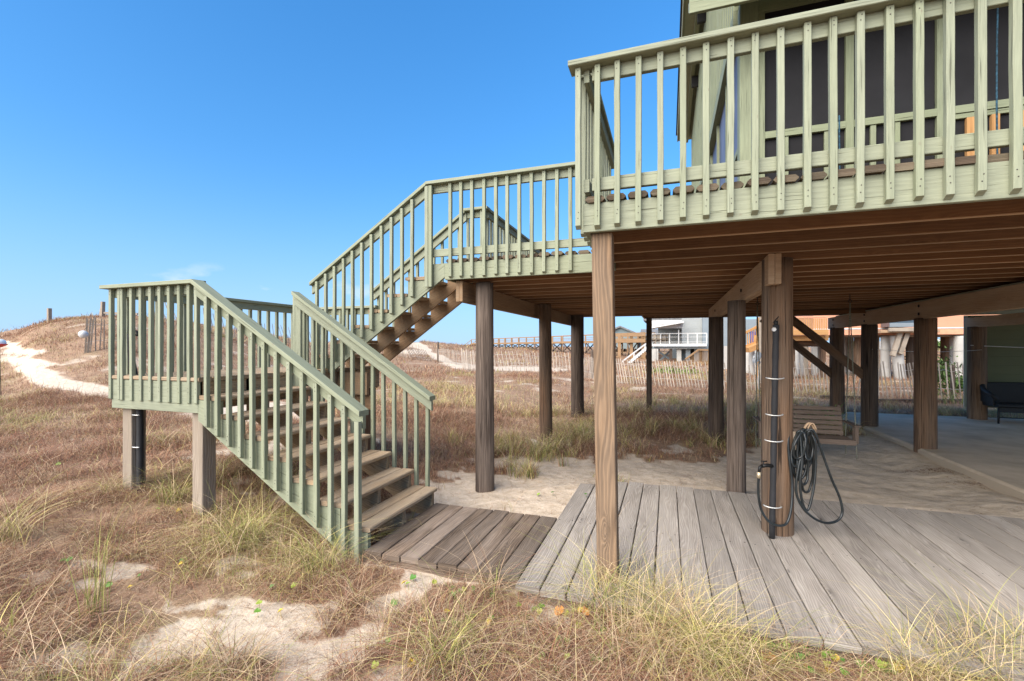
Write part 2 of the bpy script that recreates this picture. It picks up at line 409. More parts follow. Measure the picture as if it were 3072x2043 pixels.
SANDS = [(640,1975,430,95,0),(980,1840,260,60,-.15),(1250,1720,230,42,.12),(1640,1890,110,110,.5),(120,1740,170,42,0),(760,1700,190,34,0),(330,1700,140,30,0),
         (1130,1900,90,50,0),(60,2000,120,50,0),(1560,2000,90,60,0),
         (80,1085,75,11,.1),(120,1120,70,20,.25),(225,1158,110,14,.12),(330,1178,90,14,.1),(455,1205,110,12,0),(60,1055,60,10,0),(35,1040,40,8,.4),
         (1250,1038,28,10,.3),(1290,1058,40,10,.55),(1345,1082,42,9,.5),(1400,1098,60,7,.1),(1560,1106,120,6,0),(1240,1055,60,6,0),
         (780,1240,200,28,0),(870,1350,180,50,0),(800,1470,130,34,.3),(1640,1110,60,5,0)]
def sandmask(x, y, z):
    d = np.maximum(depth(x, y), .6); r = y*sT + x*cT
    px = CX+F*r/d; py = HY-F*(z-HC)/d
    n = fbm(x*1.7, y*1.7, 3, 21)
    wob = fbm(px/120, py/45, 3, 31); fine = fbm(x*4.5, y*4.5, 4, 61)
    s = np.zeros_like(px)
    pw = px+wob*90; qw = py+wob*26*np.clip((py-1040)/400, .12, 1)
    for (a, b, rx, ry, ro) in SANDS: s = np.maximum(s, ell(pw, qw, a, b, rx*1.1, ry*1.1, .9 if b > 1300 else .4, ro))
    # sand under and round the raised deck
    u = sstep((x+2.9+n*1.6)/.7)*sstep((y-3.3)/.5)*sstep((8.0+.05*x+n*5.0-d)/.8)
    u2 = sstep((x-1.15+n*1.2)/.6)*sstep((y-2.8)/.4)*sstep((10.8+n*2.5-y)/.9)
    u3 = sstep((x-3.3)/.4)*sstep((13.6-y)/.3)*sstep((y-2.9)/.3)
    s = np.maximum(s, np.maximum(u, np.maximum(u2, u3)))
    mid_ = fbm(x*2.3+5, y*2.3, 4, 71)
    fg = (d < 8) & ((y < 3.05) | (x < -2.6))
    s = np.where(fg, sstep((s*.75+mid_*1.6+fine*1.2-.41)/.34)*.9, np.clip(s + (s > .02)*(s < .98)*fine*1.5, 0, 1))
    # bare gaps here and there
    g = sstep((fbm(x*.9+7, y*.9, 4, 44)-.13)/.12)*.8
    far = np.clip((d-50)/40, 0, 1)
    s = np.maximum(s, g*(1-far)*np.where(d < 14, .35, .8))
    return np.clip(s, 0, 1), px, py, d
def ground():
    az = np.concatenate([np.arange(-180, -75, 3.0), np.arange(-75, 62, .36), np.arange(62, 180.01, 3.0)])
    rad = [.25]
    while rad[-1] < 5000: rad.append(rad[-1]*(1.0175 if rad[-1] < 60 else 1.06)+.002)
    rad = np.array(rad); A, Rr = np.meshgrid(R(1)*az, rad); 
    yaw = A; x = Rr*(np.sin(yaw)*cT - np.cos(yaw)*sT); y = Rr*(np.sin(yaw)*sT + np.cos(yaw)*cT)
    z = gz(x, y)
    farf = sstep((Rr-120)/200); z = z*(1-farf)
    s, px, py, d = sandmask(x.ravel(), y.ravel(), z.ravel())
    s = np.where(depth(x.ravel(), y.ravel()) < .5, .3, s)
    n, m = x.shape
    v = np.stack([x.ravel(), y.ravel(), z.ravel()], 1)
    idx = np.arange(n*m).reshape(n, m)
    q = np.stack([idx[:-1,:-1].ravel(), idx[:-1,1:].ravel(), idx[1:,1:].ravel(), idx[1:,:-1].ravel()], 1)[:, ::-1]
    me = npmesh('ground', v, q)
    a = me.attributes.new('sand', 'FLOAT', 'POINT'); a.data.foreach_set('value', s.astype(np.float32))
    me.polygons.foreach_set('use_smooth', np.ones(len(q), bool))
    # centre cap
    return me
def npmesh(name, v, q):
    me = bpy.data.meshes.new(name)
    me.vertices.add(len(v)); me.vertices.foreach_set('co', v.astype(np.float32).ravel())
    k = q.shape[1]
    me.loops.add(q.size); me.loops.foreach_set('vertex_index', q.astype(np.int32).ravel())
    me.polygons.add(len(q)); me.polygons.foreach_set('loop_start', np.arange(0, q.size, k, dtype=np.int32))
    me.polygons.foreach_set('loop_total', np.full(len(q), k, np.int32))
    me.update(calc_edges=True); return me
s = N('dune_sand', .95, .1)
P = s.geo()
at_ = s.n('ShaderNodeAttribute', attribute_name='sand').outputs['Fac']
nA = s.noise(P, .9, 5, .6); nB = s.noise(P, 9, 4, .6); nC = s.noise(P, 55, 4, .7); nD = s.noise(P, 240, 2, .6)
sandc = s.mix(s.mr(nB, .3, .7), (.43,.355,.27), (.60,.51,.41))
sandc = s.mix(s.math('MULTIPLY', s.mr(nC, .35, .65), .35), sandc, (.37,.29,.21))
sandc = s.mix(s.math('MULTIPLY', s.mr(nC, .655, .70), .7), sandc, (.20,.15,.11))
sandc = s.mix(s.math('MULTIPLY', s.mr(s.noise(P, 90, 2, .5), .70, .74), .8), sandc, (.75,.72,.68))
lit = s.mix(s.mr(nB, .35, .65), (.15,.09,.06), (.31,.20,.13))  # brown plant litter; its darker tone also paints the shadow beneath the grass
lit = s.mix(s.mr(nC, .45, .7), lit, (.38,.27,.18))
lit = s.mix(s.math('MULTIPLY', s.mr(nA, .5, .65), .4), lit, (.28,.23,.13))
fac = s.mr(s.math('ADD', at_, s.math('MULTIPLY', s.math('SUBTRACT', nC, .5), .8)), .3, .72)
s.col(s.mix(fac, lit, sandc))
vb = s.n('ShaderNodeTexVoronoi', feature='SMOOTH_F1'); s.set(vb.inputs['Vector'], P); vb.inputs['Scale'].default_value = 3.6; vb.inputs['Smoothness'].default_value = .6
s.bump(s.math('ADD', s.math('ADD', s.math('MULTIPLY', vb.outputs['Distance'], 1.6), s.math('MULTIPLY', nB, 1.3)), s.math('ADD', s.math('MULTIPLY', nC, .35), s.math('MULTIPLY', nD, .1))), .55, .035)
M['ground'] = s.m
go = link('ground', ground(), M['ground']); tag(go, kind='structure')
sw = N('sea_water', .25, .5); sw.col((.05,.13,.2)); 

# concrete slab
s = N('concrete', .8, .25); P = s.geo()
c = s.mix(s.mr(s.noise(P, 1.6, 5, .6), .3, .7), (.33,.27,.20), (.54,.44,.33))
c = s.mix(s.math('MULTIPLY', s.mr(s.noise(P, 40, 3), .5, .7), .35), c, (.40,.33,.25))
ge = s.n('ShaderNodeNewGeometry'); sx = s.n('ShaderNodeSeparateXYZ'); s.set(sx.inputs[0], ge.outputs['True Normal'])
c = s.mix(s.math('LESS_THAN', sx.outputs[2], .5), c, (.38,.31,.23))
s.col(c); s.bump(s.noise(P, 60, 4), .3, .004); M['conc'] = s.m
b = MB(); b.prism([(3.80,-.6),(3.80,-.03),(3.83,0.0),(14,0.0),(14,-.6)], 2.5, 13.45)
b.build('concrete_slab', M['conc'], None).__setitem__('kind', 'structure')

# ---------------------------------------------------------------- main raised deck
ZD = 2.66; ZB = 2.42; YF = 3.14; XL = -.556; YS = 4.83; XW = -2.50; CAPT = 3.586
deck = thing('raised_deck', 'sage green railed raised wooden deck standing on round timber piles', 'deck', (0, 6, 0))
def plank_row(mb, x0, x1, y0, y1, z1, th, pitch, gap=.006, ch=.008, jit=.012, mi=0, drop=.0):
    x = x0
    while x < x1-.03:
        w = min(pitch*random.uniform(.97,1.03), x1-x)
        mb.beam((x+w/2, y0+random.uniform(-jit, jit), z1-th/2+random.uniform(-.002,.002)), (x+w/2, y1, z1-th/2), w-gap, th, ch=ch, mi=mi)
        x += w
mb = MB()
plank_row(mb, XL+.01, 9.2, YF-.014, YS-.002, ZD, .042, .143, .013, .018, .022)
plank_row(mb, XW+.01, 9.2, YS-.014, 13.45, ZD, .042, .143, .013, .018, .022)
mb.build('decking', M['deckend'], deck)
# joists
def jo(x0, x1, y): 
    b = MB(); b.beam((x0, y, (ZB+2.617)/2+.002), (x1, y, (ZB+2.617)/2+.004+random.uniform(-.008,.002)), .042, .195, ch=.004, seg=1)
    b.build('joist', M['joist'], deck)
y = YF+.42
while y < 13.4:
    if y < YS: jo(XL+.05, 9.2, y)
    elif y < 12.1: jo(XW+.05, 9.2, y)
    else: jo(-.62, 9.2, y)
    y += .4
# green rim boards
def rim(p0, p1, mat='green', z0=ZB, z1=2.617, th=.04):
    b = MB(); b.beam((*p0, (z0+z1)/2), (*p1, (z0+z1)/2), th, z1-z0, ch=.003); b.build('rim_joist', M[mat], deck)
rim((XL, YF+.02), (9.3, YF+.02)); rim((XL+.02, YF+.042), (XL+.02, YS-.002)); rim((XW, YS+.02), (XL-.002, YS+.02)); rim((XW+.02, YS+.042), (XW+.02, 12.2), 'green')
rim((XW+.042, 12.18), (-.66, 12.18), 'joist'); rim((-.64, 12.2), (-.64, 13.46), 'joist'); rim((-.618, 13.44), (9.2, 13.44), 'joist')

def nails(mb, x, z, y, n=2, dz=.035, mi=0):
    for k in range(n):
        c = (x+random.uniform(-.004,.004), y, z-k*dz+random.uniform(-.005,.005))
        mb.lathe(c, [(.0035, 0), (.0035, -.0015), (.0001, -.0016)], 6, 'y', mi=mi)
def balus(parent, x, y, z0, z1, nail=(), mat='green', w=.038):
    b = MB(); zc = random.uniform(-.006,.006)
    b.beam((x+random.uniform(-.003,.003), y, z0+zc), (x, y, z1), w, w, up=(0,1,0), ch=.003, c0=(0,random.choice((.55,.45)),1), seg=5, wob=.0016)
    if nail:
        for zc_ in nail: nails(b, x, zc_, y-w/2-.0003, mi=1)
    return b.build('baluster', [M[mat], M['nail']], parent)
def rail_run(parent, name, x0, x1, y, sgn, zd, capt, xs, zlow=None, low=True, cap_over=(.03,.03), zb=None, bottom_rail=True):
    """level railing along x; sgn=-1: balusters on the near side of the rim"""
    rl = MB(); rl.beam((x0, y+.02, capt-.038-.045), (x1, y+.02, capt-.038-.045), .038, .088)
    o = rl.build('railing', M['green'], parent)
    b = MB(); b.beam((x0-cap_over[0], y-.006, capt-.019), (x1+cap_over[1], y-.006, capt-.019), .14, .038, ch=.004); b.build('cap_rail', M['green'], o)
    if bottom_rail:
        b = MB(); b.beam((x0, y+.02, zd+.085), (x1, y+.02, zd+.085), .038, .088); b.build('bottom_rail', M['green'], o)
    for x in xs: balus(o, x, y-.020, zb if zb else zd-.225, capt-.042, (capt-.06, zd-.11))
    return o
# front railing, balusters at their real positions
fx = [xon(p, YF-.02) for p in [1735,1793,1852,1916,1981,2049,2118,2192,2265,2341,2421,2498,2580,2667,2755,2846,2942,3046]]
dxx = fx[-1]-fx[-2]
while fx[-1] < 9: fx.append(fx[-1]+.137)
rail_run(deck, 'front', XL+.06, 9.3, YF, -1, ZD, CAPT, fx, cap_over=(XL+.06-xon(1704, YF-.07), 0), zb=2.447)
# side railing going away from the corner
def rail_run_y(parent, x, y0, y1, zd, capt, side, ys, cap_over=(.0,.03), zb=None, bottom=True):
    b = MB(); b.beam((x+.02*side*-1, y0, capt-.083), (x+.02*side*-1, y1, capt-.083), .038, .088); o = b.build('railing', M['green'], parent)
    b = MB(); b.beam((x+.006*side, y0+cap_over[0], capt-.019), (x+.006*side, y1+cap_over[1], capt-.019), .14, .038, ch=.004); b.build('cap_rail', M['green'], o)
    if bottom:
        b = MB(); b.beam((x-.02*side, y0, zd+.085), (x-.02*side, y1, zd+.085), .038, .088); b.build('bottom_rail', M['green'], o)
    for y in ys: balus(o, x+.02*side, y, zb if zb else zd-.225, capt-.042)
    return o
rail_run_y(deck, XL, YF+.01, YS-.06, ZD, CAPT, -1, list(np.arange(YF+.12, YS-.05, .137)), cap_over=(.08,0))
# landing part of the deck, in front of the upper flight
lx = [xon(p*1.3028, YS-.02) for p in [1037,1062,1087,1115,1142,1168,1196,1224,1253,1283,1313]]
rail_run(deck, 'landing', -2.70, XL-.04, YS, -1, ZD, CAPT, lx, cap_over=(.02, 0), zb=2.44)
# back railing of the landing and the railing running away along the walkway
YB = 5.95
rail_run(deck, 'back', -2.72, -2.44, YB-.02, 1, ZD, CAPT, [-2.62,-2.48], cap_over=(0.02,.06))
rail_run_y(deck, XW+.05, YB+.04, 9.2, ZD, CAPT, -1, list(np.arange(YB+.15, 9.2, .137)))
rail_run_y(deck, XW+.05, 9.3, 12.1, ZD, CAPT, -1, list(np.arange(9.4, 12.1, .15)))

# beams under the deck
def bm(p0, p1, z0, z1, w, mat, name='beam', parent=None, up=(0,0,1), n=2):
    parent = parent or deck
    o = None
    v = Vector((p1[0]-p0[0], p1[1]-p0[1], 0)).normalized(); sd = Vector((v.y, -v.x, 0))
    b = MB()
    for k in range(n):
        off = sd*((k-(n-1)/2)*w/n)
        b.beam((p0[0]+off.x, p0[1]+off.y, (z0+z1)/2), (p1[0]+off.x, p1[1]+off.y, (z0+z1)/2), w/n-.003, z1-z0, ch=.004)
    return b.build(name, M[mat], parent)
bm((-2.36, 4.93), (-2.36, 12.1), 2.17, 2.415, .09, 'beam')
bm((.85, 4.35), (.85, 10.4), 2.16, 2.415, .10, 'paleb')
house = thing('beach_house', 'sage green beach house with dark screened porch raised over the deck', 'house', (4, 9, 0))
bm((3.9, 2.4), (3.9, 13.6), 2.08, 2.36, .10, 'paleb', parent=house)
bm((6.6, 5.0), (6.6, 13.5), 2.07, 2.30, .10, 'paleb', parent=house)
def post_sq(parent, x, y, z0, z1, w, mat, lean=(0,0), name='post'):
    b = MB(); b.beam((x+lean[0], y+lean[1], z0), (x, y, z1), w, w, up=(0,1,0), ch=.006, seg=4, wob=.001); return b.build(name, M[mat], parent)
def pile(parent, x, y, z1, r, mat, lean=(0,0), z0=-.4):
    b = MB(); b.pile(x, y, z0, z1, r, lean); return b.build('pile', M[mat], parent)
o = post_sq(deck, -.44, 3.265, -.35, ZB-.002, .14, 'post', (.045, 0)); o['label'] = 'square warm brown corner post'
px2 = xon(1460, 5.1); o = pile(deck, -2.11, 5.12, 2.4, .112, 'pile_grey')
pile(deck, -2.13, 8.05, 2.4, .118, 'pile_mid', (0, .1)); pile(deck, -2.13, 11.2, 2.4, .16, 'pile_dark')
post_sq(deck, -.49, 12.8, -.3, 2.4, .14, 'pile_dark')
pile(deck, xon(2148, 8.95), 8.95, 2.16, .125, 'pile_dark')
pile(deck, xon(2209, 5.84), 5.84, 2.16, .10, 'pile_grey')
P8X, P8Y = xon(2328, 4.57), 4.57
pile(deck, P8X+.01, P8Y, 2.4, .126, 'pile_brown')
pile(house, 3.93, 13.2, 2.1, .15, 'pile_mid'); pile(house, 3.93, 11.3, 2.09, .145, 'pile_dark'); pile(house, 3.93, 9.13, 2.09, .145, 'pile_mid')
pile(house, 6.6, 13.15, 2.08, .165, 'pile_brown'); pile(house, 3.98, 5.2, 2.09, .145, 'pile_mid')
for (yy, za) in ((11.3, 1.02), (13.2, .93)):
    b = MB(); b.beam((2.28, yy-.03, za+1.42), (3.84, yy-.03, za-.0), .045, .17, up=(0,0,1), ch=.004); b.build('brace', M['pile_mid'], house)
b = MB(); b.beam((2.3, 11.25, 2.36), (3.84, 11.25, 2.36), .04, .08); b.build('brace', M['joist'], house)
# bolt heads on the beams
b = MB()
for yy in (9.13, 11.3, 13.2):
    for z in (2.16, 2.29): b.lathe((3.845, yy, z), [(.022,0),(.022,-.012),(.0,-.013)], 8, 'x')
for yy in (5.84, 8.95): b.lathe((.80, yy, 2.28), [(.02,0),(.02,-.012),(.0,-.013)], 8, 'x')
b.build('bolts', M['metal_dark'], house)


# ---------------------------------------------------------------- stairs
ZL = 1.337
def sawtooth(xa, za, run, rise, n, thick, dirx, zbot_min=None):
    """profile polygon for a cut stringer: starts at top (xa, za) and steps down n times towards dirx"""
    top = [(xa, za)]
    x, z = xa, za
    for k in range(n):
        z -= rise; top.append((x, z)); x += dirx*run; top.append((x, z))
    return top
def treads(parent, xs, y0, y1, run, dirx, mat='tread'):
    for (x, z) in xs:                       # x = front edge
        b = MB(); w = (run+.02)/2
        for k in range(2):
            cx = x - dirx*(w*(k+.5)); b.beam((cx, y0+random.uniform(-.008,.008), z-.02+random.uniform(-.003,.003)), (cx, y1+random.uniform(-.008,.008), z-.02), w-.006, .04, ch=.009, seg=4, wob=.0015)
        b.build('tread', M[mat], parent)
def stair_rail(parent, x0, zc0, x1, zc1, y, side, xs, zbf, slope_cap=True, newel=True):
    """sloping railing: cap top from (x0, zc0) to (x1, zc1); side=-1 balusters on the near face"""
    sl = (zc1-zc0)/(x1-x0); cosa = 1/math.hypot(1, sl)
    V = (1, 0, 0)
    b = MB(); off = (.038+.046)/cosa
    b.beam((x0, y-.02*side*-1*-1 if 0 else y-.0*side, zc0-off), (x1, y, zc1-off), .038, .09, c0=V, c1=V)
    o = b.build('railing', M['green'], parent)
    b = MB(); b.beam((x0, y+.006*side, zc0-.019/cosa), (x1, y+.006*side, zc1-.019/cosa), .125, .038, ch=.004, c0=V, c1=V); b.build('cap_rail', M['green'], o)
    for x in xs:
        zt = zc0+(x-x0)*sl-.043/cosa-.012
        balus(o, x, y+.040*side, zbf(x), zt, (zt-.03, zbf(x)+.10) if side < 0 else ())
    return o
# upper flight (descends towards -x)
up = thing('upper_staircase', 'upper flight of the green railed stairs climbing from the landing to the deck', 'stairs', (-3.5, 5.4, 1.3))
rise = (ZD-ZL)/7; run = .268; x0 = -2.73
def up_str(y, mat, thin=.04):
    pts = [(-2.50, ZD-.045), (x0+.0, ZD-.045)]
    x, z = x0, ZD-.045
    for k in range(6):
        z -= rise; pts.append((x, z)); x -= run; pts.append((x, z))
    z -= rise; pts.append((x, z+.0)); 
    zl = ZL-.045
    pts[-1] = (x, zl+.002)
    sl = rise/run
    # lower edge parallel to the pitch
    xb = x-.02
    pts.append((xb+.04, zl+.002)); pts.append((xb+.2, zl))
    pts = pts[:-1]
    lowx0 = x+.19; pts.append((lowx0, zl)); pts.append((-2.50, zl + (-2.50-lowx0)*sl))
    b = MB(); b.prism(pts, y, y+thin); return b.build('stringer', M[mat], up)
up_str(YS-.002, 'green'); up_str(YS+.52, 'beam'); up_str(YB-.08, 'beam')
treads(up, [(x0-.30+.0-run*k, ZD-rise*(k+1)) for k in range(6)], YS-.012, YB-.03, run, -1)
sl = rise/run
ubx = [xon(p, YS-.04) for p in [951,978,1004,1031,1058,1086,1115,1145,1175,1206,1237]]
zt0, zt1 = CAPT, 2.475
stair_rail(up, -2.72, CAPT, -4.44, zt1, YS-.0, -1, ubx, lambda x: ZD-.30+(x+2.73)*sl*.98)
b = MB(); b.beam((-2.715, YS-.04, 2.34), (-2.715, YS-.04, CAPT-.05), .045, .04, up=(0,1,0)); b.beam((-2.665, YS-.041, 2.34), (-2.665, YS-.041, CAPT-.05), .045, .04, up=(0,1,0)); b.build('newel_post', M['green'], up)
stair_rail(up, -2.72, CAPT, -4.28, 2.50, YB-.02, 1, [-2.72-.137*k for k in range(12)], lambda x: ZD-.28+(x+2.73)*sl*.98)

# landing between the flights
X0, X1 = -5.43, -4.20; Y0, Y1 = 3.12, 5.95
land = thing('stair_landing', 'square green railed landing at the left turn of the stairs on short posts', 'landing', (-4.8, 4.5, .2))
b = MB(); plank = 0
y = Y0-.03
while y < Y1:
    b.beam((X0+.01, y+.07, ZL-.02), (X1+.02, y+.07, ZL-.02), .138, .04, ch=.008); y += .144
b.build('decking', M['tread'], land)
def lrim(p0, p1, mat, z0=1.0, z1=ZL-.043):
    b = MB(); b.beam((*p0, (z0+z1)/2), (*p1, (z0+z1)/2), .04, z1-z0, ch=.003); b.build('rim_joist', M[mat], land)
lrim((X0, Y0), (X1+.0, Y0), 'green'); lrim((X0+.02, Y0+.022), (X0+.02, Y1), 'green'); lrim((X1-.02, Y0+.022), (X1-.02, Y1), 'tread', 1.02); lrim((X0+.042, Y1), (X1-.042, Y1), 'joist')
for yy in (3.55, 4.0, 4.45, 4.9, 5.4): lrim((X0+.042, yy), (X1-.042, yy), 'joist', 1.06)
b = MB(); b.box(-4.19, -3.72, 5.0, 5.05, 1.0, 1.29); b.box(-4.35,-3.7,5.06,5.11,.80,.99); b.build('beam', M['beam'], land)
LT = 2.262
nx = [xon(p, Y0-.02) for p in [335,361,369,397,425,454,482,510,540,569,591]]
rail_run(land, 'near', X0, X1-.0, Y0, -1, ZL, LT, nx, zb=1.085, bottom_rail=False, cap_over=(.10, -.005))
rail_run_y(land, X0, Y0+.03, Y1, ZL, LT, -1, list(np.arange(Y0+.14, Y1, .15)), cap_over=(.06, .04), zb=1.1, bottom=False)
rail_run(land, 'far', X0, -4.22, Y1, 1, ZL, LT, list(np.arange(X0+.1, -4.25, .14)), cap_over=(.05,.0), zb=1.1, bottom_rail=False)
for (x, y, z0) in ((-5.275, 3.215, -.2), (-4.27, 3.215, -.3), (-5.26, 5.8, -.2), (-4.27, 5.8, -.2), (-3.78, 5.0, -.3)):
    post_sq(land, x, y, z0, 1.0 if x != -3.78 else .80, .14, 'post_grey' if y < 4 else 'pile_mid')

# lower flight (descends towards +x)
lo = thing('lower_staircase', 'lower flight of wide brown treads with green stringer and sloping green handrails', 'stairs', (-3.2, 3.7, 0))
n = 7; rise = (ZL-.167)/7; rise = .1671; run = .2715
XA = X1
def lo_str(y, mat, thick=.04, deep=.30):
    pts = [(XA+.002, ZL-.045)]
    x, z = XA+.002, ZL-.045
    for k in range(n):
        z -= rise; pts.append((x, z)); x += run; pts.append((x, z))
    pts.append((x, -.10)); s_ = rise/run
    xb = XA+.002; zb = ZL-.045-.36
    xe = xb + (zb+.10)/s_
    if xe < x: pts.append((xe, -.10))
    pts.append((xb, zb))
    b = MB(); b.prism(pts, y, y+thick); return b.build('stringer', M[mat], lo)
lo_str(Y0-.019, 'green'); lo_str(3.62, 'tread'); lo_str(4.16, 'tread')
treads(lo, [(XA+.03+run*(k+1), ZL-rise*(k+1)) for k in range(n)], Y0-.026, 4.215, run, 1)
s_ = rise/run
def zst(x): return ZL-(x-XA)*s_
def lowcap(x): return LT + (x-XA)*(1.115-LT)/(-2.33-XA)
nb = [xon(p, Y0-.06) for p in [621,653,687,722,757,793,830,868,908,949,992,1033,1077]]
stair_rail(lo, XA-.005, LT, -2.33, 1.115, Y0-.02, -1, nb[:-1], lambda x: max(zst(x)-.34, -.1))
b = MB(); b.beam((nb[-1], Y0-.075, -.15), (nb[-1], Y0-.075, 1.03), .045, .045, up=(0,1,0), seg=5, wob=.002); b.build('newel_post', M['green'], lo)
fb = [XA+.02+.1365*k for k in range(14)]
stair_rail(lo, -4.14, LT+.015, -2.33, 1.115, 4.22, 1, fb, lambda x: max(zst(x)-.20, .0))
b = MB(); b.beam((-4.10, 4.24, 1.0), (-4.10, 4.24, LT-.05), .08, .04, up=(0,1,0)); b.build('newel_post', M['green'], lo)

# ---------------------------------------------------------------- boards on the ground
wk = thing('boardwalk', 'dark weathered plank boardwalk at the foot of the stairs', 'boardwalk', (-1.65, 3.65, -.1))
b = MB(); x = -2.30
for k in range(8):
    w = .1625; b.beam((x+w/2, 3.06+random.uniform(-.012,.012), -.022+random.uniform(-.004,.004)), (x+w/2, 4.24+random.uniform(-.012,.012), -.022), w-.006, .044, ch=.006, seg=3, wob=.002); x += w
b.build('planks', M['darkboards'], wk)
b = MB(); b.beam((-2.33, 3.10, -.095), (-1.0, 3.10, -.095), .04, .10); b.beam((-2.33, 4.2, -.095), (-1.0, 4.2, -.095), .04, .10); b.beam((-2.31, 3.12, -.09), (-2.31, 4.18, -.09), .04, .09); b.build('frame', M['darkboards'], wk)
pt = thing('ground_deck', 'wide pale grey plank platform lying on the sand under the raised deck', 'platform', (1.2, 4.3, -.1))
b = MB(); x = -1.0; k = 0
while x < 4.2:
    w = .1815; yb = 5.64 if k else 5.30
    if k == 0: yb = 5.42
    g = .011 if k < 4 else .007
    b.beam((x+w/2, 2.955+random.uniform(-.018,.014), -.022+random.uniform(-.003,.003)), (x+w/2, yb+random.uniform(-.02,.02), -.022), w-g, .044, ch=.005, seg=4, wob=.002)
    x += w; k += 1
f_ = MB()
for yy in (3.02, 4.2, 5.55): f_.beam((-.95, yy, -.09), (4.1, yy, -.09), .04, .09)
f_.build('frame', M['darkboards'], pt)
x = -1.0
while x < 4.1:
    for yy in (3.03, 4.2, 5.5):
        for q in (.04, .14): b.lathe((x+q+random.uniform(-.01,.01), yy+random.uniform(-.02,.02), .0005), [(.0055,-.001),(.0055,.0012),(.0,.0013)], 6, mi=1)
    x += .1815
b.build('planks', [M['grey'], M['nail']], pt)
def gp(px, py):
    z = -.1
    for _ in range(12):
        d = F*(HC-z)/(py-HY); x, y = at(px, d); z = float(gz(x, y))
    return x, y, z
def I3(px, py, d):
    x, y = at(px, d); return (x, y, zz(py, d))
# ---------------------------------------------------------------- the house above the deck
WY, WX = 4.63, .62; HT = 4.73
b = MB(); b.box(WX, WX+.16, WY, WY+.16, ZD+.001, HT+.05, ch=.006); o = b.build('corner_post', M['green_dull'], house)
fw = MB()
def fbox(x0, x1, y0, y1, z0, z1, name='frame', mat='green_dull', parent=None):
    b = MB(); b.box(x0, x1, y0, y1, z0, z1); return b.build(name, M[mat], parent or house)
xs = [(xon(2277,WY),xon(2295,WY)), (xon(2539,WY),xon(2564,WY)), (xon(2814,WY),xon(2832,WY))]
xs = [(a, max(c, a+.05)) for a, c in xs]; xs.append((3.02,3.10)); xs.append((4.1,4.18)); xs.append((5.2,5.28)); xs.append((6.3,6.38)); xs.append((7.4,7.48))
fbox(WX+.162, 8.6, WY+.01, WY+.05, HT-.06, HT+.05, 'header')
for i, (a, c) in enumerate(xs):
    fbox(a, c, WY+.012, WY+.052, ZD+.05, HT-.062, 'stud')
    if i+1 < len(xs):
        n = xs[i+1][0]
        sc = fbox(c+.001, n-.001, WY+.044, WY+.050, ZD+.06, HT-.062, 'insect_screen', 'screen')
        z = 3.545
        fbox(c+.001, n-.001, WY+.008, WY+.042, z-.032, z+.03, 'mid_rail')
        if i >= 2: fbox(c+.001, n-.001, WY+.016, WY+.042, z-.075, z-.036, 'mid_rail')
fbox(WX+.165, 8.6, WY+.008, WY+.05, ZD+.002, ZD+.048, 'sill')
for p in (2358, 2481, 2620, 2692): 
    x = xon(p, WY+.02); fbox(x-.02, x+.02, WY+.018, WY+.043, ZD+.05, 3.51, 'picket', 'green_dull')
for p in (2910, 2985, 3065):
    x = xon(p, WY+.02); fbox(x-.025, x+.025, WY+.006, WY+.040, ZD+.05, 3.468, 'picket', 'orange')
# side wall of the porch: header, studs, blue grey screens, boards and battens above
fbox(WX-.036, WX+.05, WY+.17, 13.4, HT-.05, HT+.11, 'header')
y = WY+.162
k = 0
while y < 12.5:
    w = 1.02
    fbox(WX+.012, WX+.05, y, y+.05, ZD+.02, HT-.052, 'stud')
    fbox(WX+.044, WX+.050, y+.051, y+w-.001, ZD+.03, HT-.052, 'insect_screen', 'bscreen')
    fbox(WX+.012, WX+.042, y+.051, y+w-.001, 3.50, 3.56, 'mid_rail')
    y += w
b = MB(); b.beam((WX-.02, 4.95, 2.75), (WX-.02, 8.6, 4.7), .03, .045, up=(1,0,0)); b.build('diagonal_brace', M['green_dull'], house)
b = MB(); b.box(WX+.02, WX+.06, WY+.03, 13.4, HT+.112, 7.395, along='z'); b.build('upper_wall', M['soffit'], house)
b = MB()
y = WY+.06
while y < 13.3: b.box(WX-.03, WX+.018, y, y+.06, HT+.112, 7.39, along='z'); y += .16
b.box(WX+.02, 8.6, WY+.04, WY+.08, HT+.10, 7.395, along='z')
b.build('battens', M['green_dull'], house)
b = MB(); b.box(.26, 8.8, 4.2, 13.6, 7.40, 7.43); b.build('eave_soffit', M['soffit'], house)
b = MB(); b.box(.235, .259, 4.18, 13.6, 7.38, 7.60); b.build('fascia', M['soffit'], house)
b = MB(); b.prism([(.20, 7.605),(4.6, 10.1),(9.0, 7.605)], 4.1, 13.7); b.build('roof', M['shingle'], house)
# gutter-like trim running below the eave
b = MB(); b.box(.44, .52, 7.2, 13.5, 7.28, 7.397); b.build('trim', M['green_dull'], house)
for yy in (8.2, 10.2): 
    b = MB(); b.box(.46, WX-.01, yy, yy+.06, 7.05, 7.27); b.build('bracket', M['metal_dark'], house)
# low porch roof sloping forward
b = MB(); b.prism([(4.20,4.49),(4.62,4.79),(4.62,4.87),(4.20,4.62)], .18, 8.7, plane='yz'); po = b.build('porch_roof', M['soffit'], house)
b = MB(); b.box(.17, 8.7, 4.165, 4.198, 4.475, 4.66); b.build('fascia', M['green_dull'], po)
# floor above the open ground level, behind the deck
b = MB(); b.box(3.96, 9.2, 4.9, 13.4, 2.363, 2.40); b.build('under_floor', M['soffit_pale'], house)
for o_ in [o for o in deck.children if o.name.startswith('joist')]: pass
# enclosed room
b = MB(); b.box(xon(2891, 13.62), 11.5, 13.56, 13.62, .22, 2.36, along='x'); o = b.build('store_wall', M['wall_dark'], house)
b = MB(); b.box(xon(2891,13.55), xon(2902,13.55), 13.53, 13.559, .20, 2.36); b.build('corner_board', M['soffit_pale'], o)
